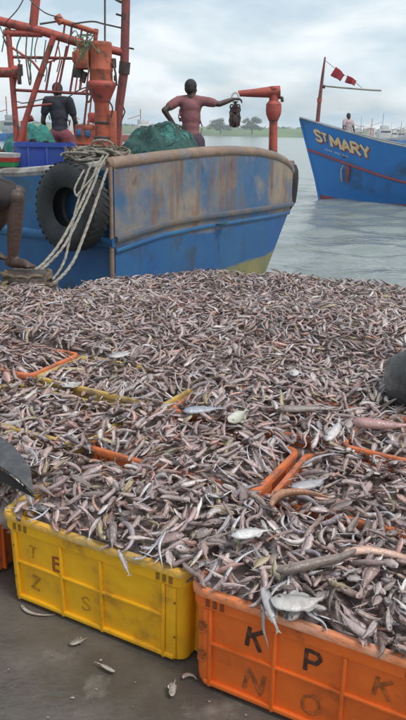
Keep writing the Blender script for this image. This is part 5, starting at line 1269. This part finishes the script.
# deckhouse aft (outside the frame to the right)
def BX(nm, s, h0, h1, ln, wd, m):
    c = tip + AFT * s; bm = bmesh.new(); box(bm, (c.x, c.y, (h0 + h1) / 2), (ln, wd, h1 - h0), Matrix.Rotation(math.atan2(AFT.y, AFT.x), 3, 'Z'), .04); return bw(from_bm(nm, bm, m))
BX('wheelhouse', 8.4, .45, 2.6, 2.6, 2.4, 'white'); BX('wheelhouse_roof', 8.4, 2.605, 2.72, 3.0, 2.8, 'boat_blue')
for k in range(3): BX('window', 7.6 + .8 * k, 1.6, 2.2, .5, 2.42, 'glass')
bmst = empty('bow_mast', at(317.5, 124, 29.3)); tag(bmst, 'leaning red mast on the bow of the blue boat', 'mast')
def BM(nm, pts, r, m): return pxpipe(nm, pts, r, m, bmst, 29.3, 8)
BM('pole', [(317, 127), (319.5, 100), (323, 72), (325, 57)], [2.0, 1.8, 1.3, .7], 'mast_steel'); BM('band', [(319.2, 102), (319.6, 98)], 2.3, 'red_steel'); BM('foot', [(316.5, 128), (317, 122)], 2.8, 'white'); BM('fitting', [(321, 86), (325, 87)], 1.6, 'dark_steel')
cable('flag_line', [(324.5, 60), (337, 70), (352, 80), (362, 88)], .22, 'cable', 'thin line carrying the two red flags from the bow mast', 'line', 29.3, None, 4)
cable('boom_pole', [(323, 86), (345, 88), (370, 90), (381, 90.5)], .75, 'rope', 'thin pale pole reaching right from the bow mast', 'pole', 29.3, None, 4)
def flag(px, py, w, h, ang, label):
    c = at(px, py, 29.2); U, V = np.meshgrid(np.linspace(0, 1, 14), np.linspace(0, 1, 9)); k = 29.3 / 700
    X = (U - .5) * w * k; Z = (V - .5) * h * k * (1 - .25 * U); Yy = .09 * np.sin(U * 7 + V * 1.5) * (.3 + U)
    o = grid_mesh('flag', X, Yy, Z, 'flag'); o.location = c; o.rotation_euler = (0, R_(ang), 0)
    md = bmesh.new(); md.from_mesh(o.data); bmesh.ops.solidify(md, geom=md.faces[:], thickness=.006); md.to_mesh(o.data); md.free(); tag(o, label, 'flag')
flag(338, 74.5, 11, 9, 32, 'larger red flag, nearer the tip of the bow mast'); flag(351, 81, 10, 6.5, 22, 'smaller red flag, lower on the line right of the larger one')
p3 = at(347.5, 128, 28.5); J = dict(stand); J.update(ell=V3((-.23, .06, 1.12)), wrl=V3((-.20, .22, .95)), elr=V3((.23, .06, 1.12)), wrr=V3((.2, .22, .95)))
zs = at(347.5, 112, 28.5).z - 1.70
figure((p3.x, p3.y, zs), 'small figure in a pale pink shirt standing on the bow of the blue boat', J, 'pale_shirt', 'dark_cloth', R_(200), True, 1.0, 'shorts', seed=4, voxel=.02)

# ------------------------------------------------------------------ far moored boats
def far_boat(px, Y, ln, hullm, cabm, yaw, label, q, mastm='far_red', cabin=.5):
    c = at(px, 131, Y); r = empty('trawler_afar', (c.x, Y, WATER_Z), yaw); r.name = 'moored_boat'; tag(r, label, 'boat', 'boats moored far off')
    bm = bmesh.new(); S = np.linspace(-.5, .5, 13); rows = []
    for z0, k in ((0, 1.0), (.45, .92), (1.0, .72)):
        for sg in (1, -1):
            rows.append([bm.verts.new((ln * s * (1 - .07 * z0), sg * ln * .15 * k * (1 - max(0, (s - .1) / .42) ** 2.2 if s > .1 else 1.0), (1.5 + 1.1 * max(0, s) ** 1.5 * 2 + .3 * max(0, -s)) * (ln / 14) * (1 - z0) - .1)) for s in S])
    for a, b in ((0, 2), (2, 4)):
        for i in range(12): bm.faces.new((rows[a][i], rows[a][i + 1], rows[b][i + 1], rows[b][i]))
    for a, b in ((1, 3), (3, 5)):
        for i in range(12): bm.faces.new((rows[a][i], rows[b][i], rows[b][i + 1], rows[a][i + 1]))
    for i in range(12): bm.faces.new((rows[0][i], rows[1][i], rows[1][i + 1], rows[0][i + 1]))
    bm.faces.new((rows[0][0], rows[2][0], rows[4][0], rows[5][0], rows[3][0], rows[1][0]))
    bmesh.ops.remove_doubles(bm, verts=bm.verts[:], dist=.001); bmesh.ops.recalc_face_normals(bm, faces=bm.faces[:]); from_bm('hull', bm, hullm, r)
    k = ln / 14; bm = bmesh.new(); box(bm, (ln * .08, 0, 2.6 * k), (3.6 * k, 2.6 * k, 2.6 * k), bev=.08); box(bm, (ln * .08, 0, 4.4 * k), (2.2 * k, 2.0 * k, 1.2 * k), bev=.05); cbn = from_bm('cabin', bm, cabm, r)
    bm = bmesh.new(); box(bm, (ln * .08, 0, 3.3 * k), (2.9 * k, 2.68 * k, .6 * k)); from_bm('window_band', bm, 'glass', cbn, smooth=False)
    bm = bmesh.new(); tube(bm, [(ln * .03, 0, 3 * k), (ln * .03, 0, q.uniform(6.5, 9) * k)], .10, 6); tube(bm, [(ln * .03, 0, 6 * k), (-ln * .2, 0, 5 * k)], .08, 6); from_bm('mast', bm, mastm, r)
    bm = bmesh.new()
    for s in (-1, 1): tube(bm, [(-ln * .4, s * 1.6 * k, 1.2 * k), (-ln * .4, s * 1.4 * k, 4.6 * k)], .10, 6)
    tube(bm, [(-ln * .4, -1.5 * k, 4.6 * k), (-ln * .4, 1.5 * k, 4.6 * k)], .10, 6); from_bm('stern_frame', bm, mastm, r)
q = random.Random(31)
hul = ['grey_paint', 'white', 'far_red', 'grey_paint', 'white', 'grey_paint', 'boat_blue', 'white', 'grey_paint']
desc = ['leftmost', 'second', 'third', 'fourth', 'fifth', 'sixth', 'seventh', 'eighth', 'ninth']
for k in range(9):
    px = 352 + 9.5 * k; far_boat(px, q.uniform(215, 290), q.uniform(13, 16), hul[k], q.choice(['white', 'grey_paint', 'white']), q.choice([0.1, 2.9, .5, -.4, 1.2]), f'far pale boat, {desc[k]} from the left in the row beyond the blue boat', q, q.choice(['grey_paint', 'white', 'far_red']))
far_boat(139, 175, 14, 'far_red', 'white', .5, 'far red and white boat seen between the tall mast and the pink shirted man', q)
far_boat(6, 150, 14, 'boat_blue', 'grey_paint', .3, 'far dark blue boat behind the red gallows at the left edge', q)
far_boat(70, 165, 13, 'far_red', 'white', 2.8, 'far red hulled boat behind the man in the navy T-shirt', q)
far_boat(98, 210, 14, 'white', 'white', .2, 'far white boat behind the orange winch post', q)

# ------------------------------------------------------------------ harbour air
bm = bmesh.new(); box(bm, (0, 325, 5.9), (2040, 790, 16.4)); o = from_bm('haze', bm, HZ, smooth=False); o['kind'] = 'stuff'; o['label'] = 'thin pale harbour haze in front of the far bank'
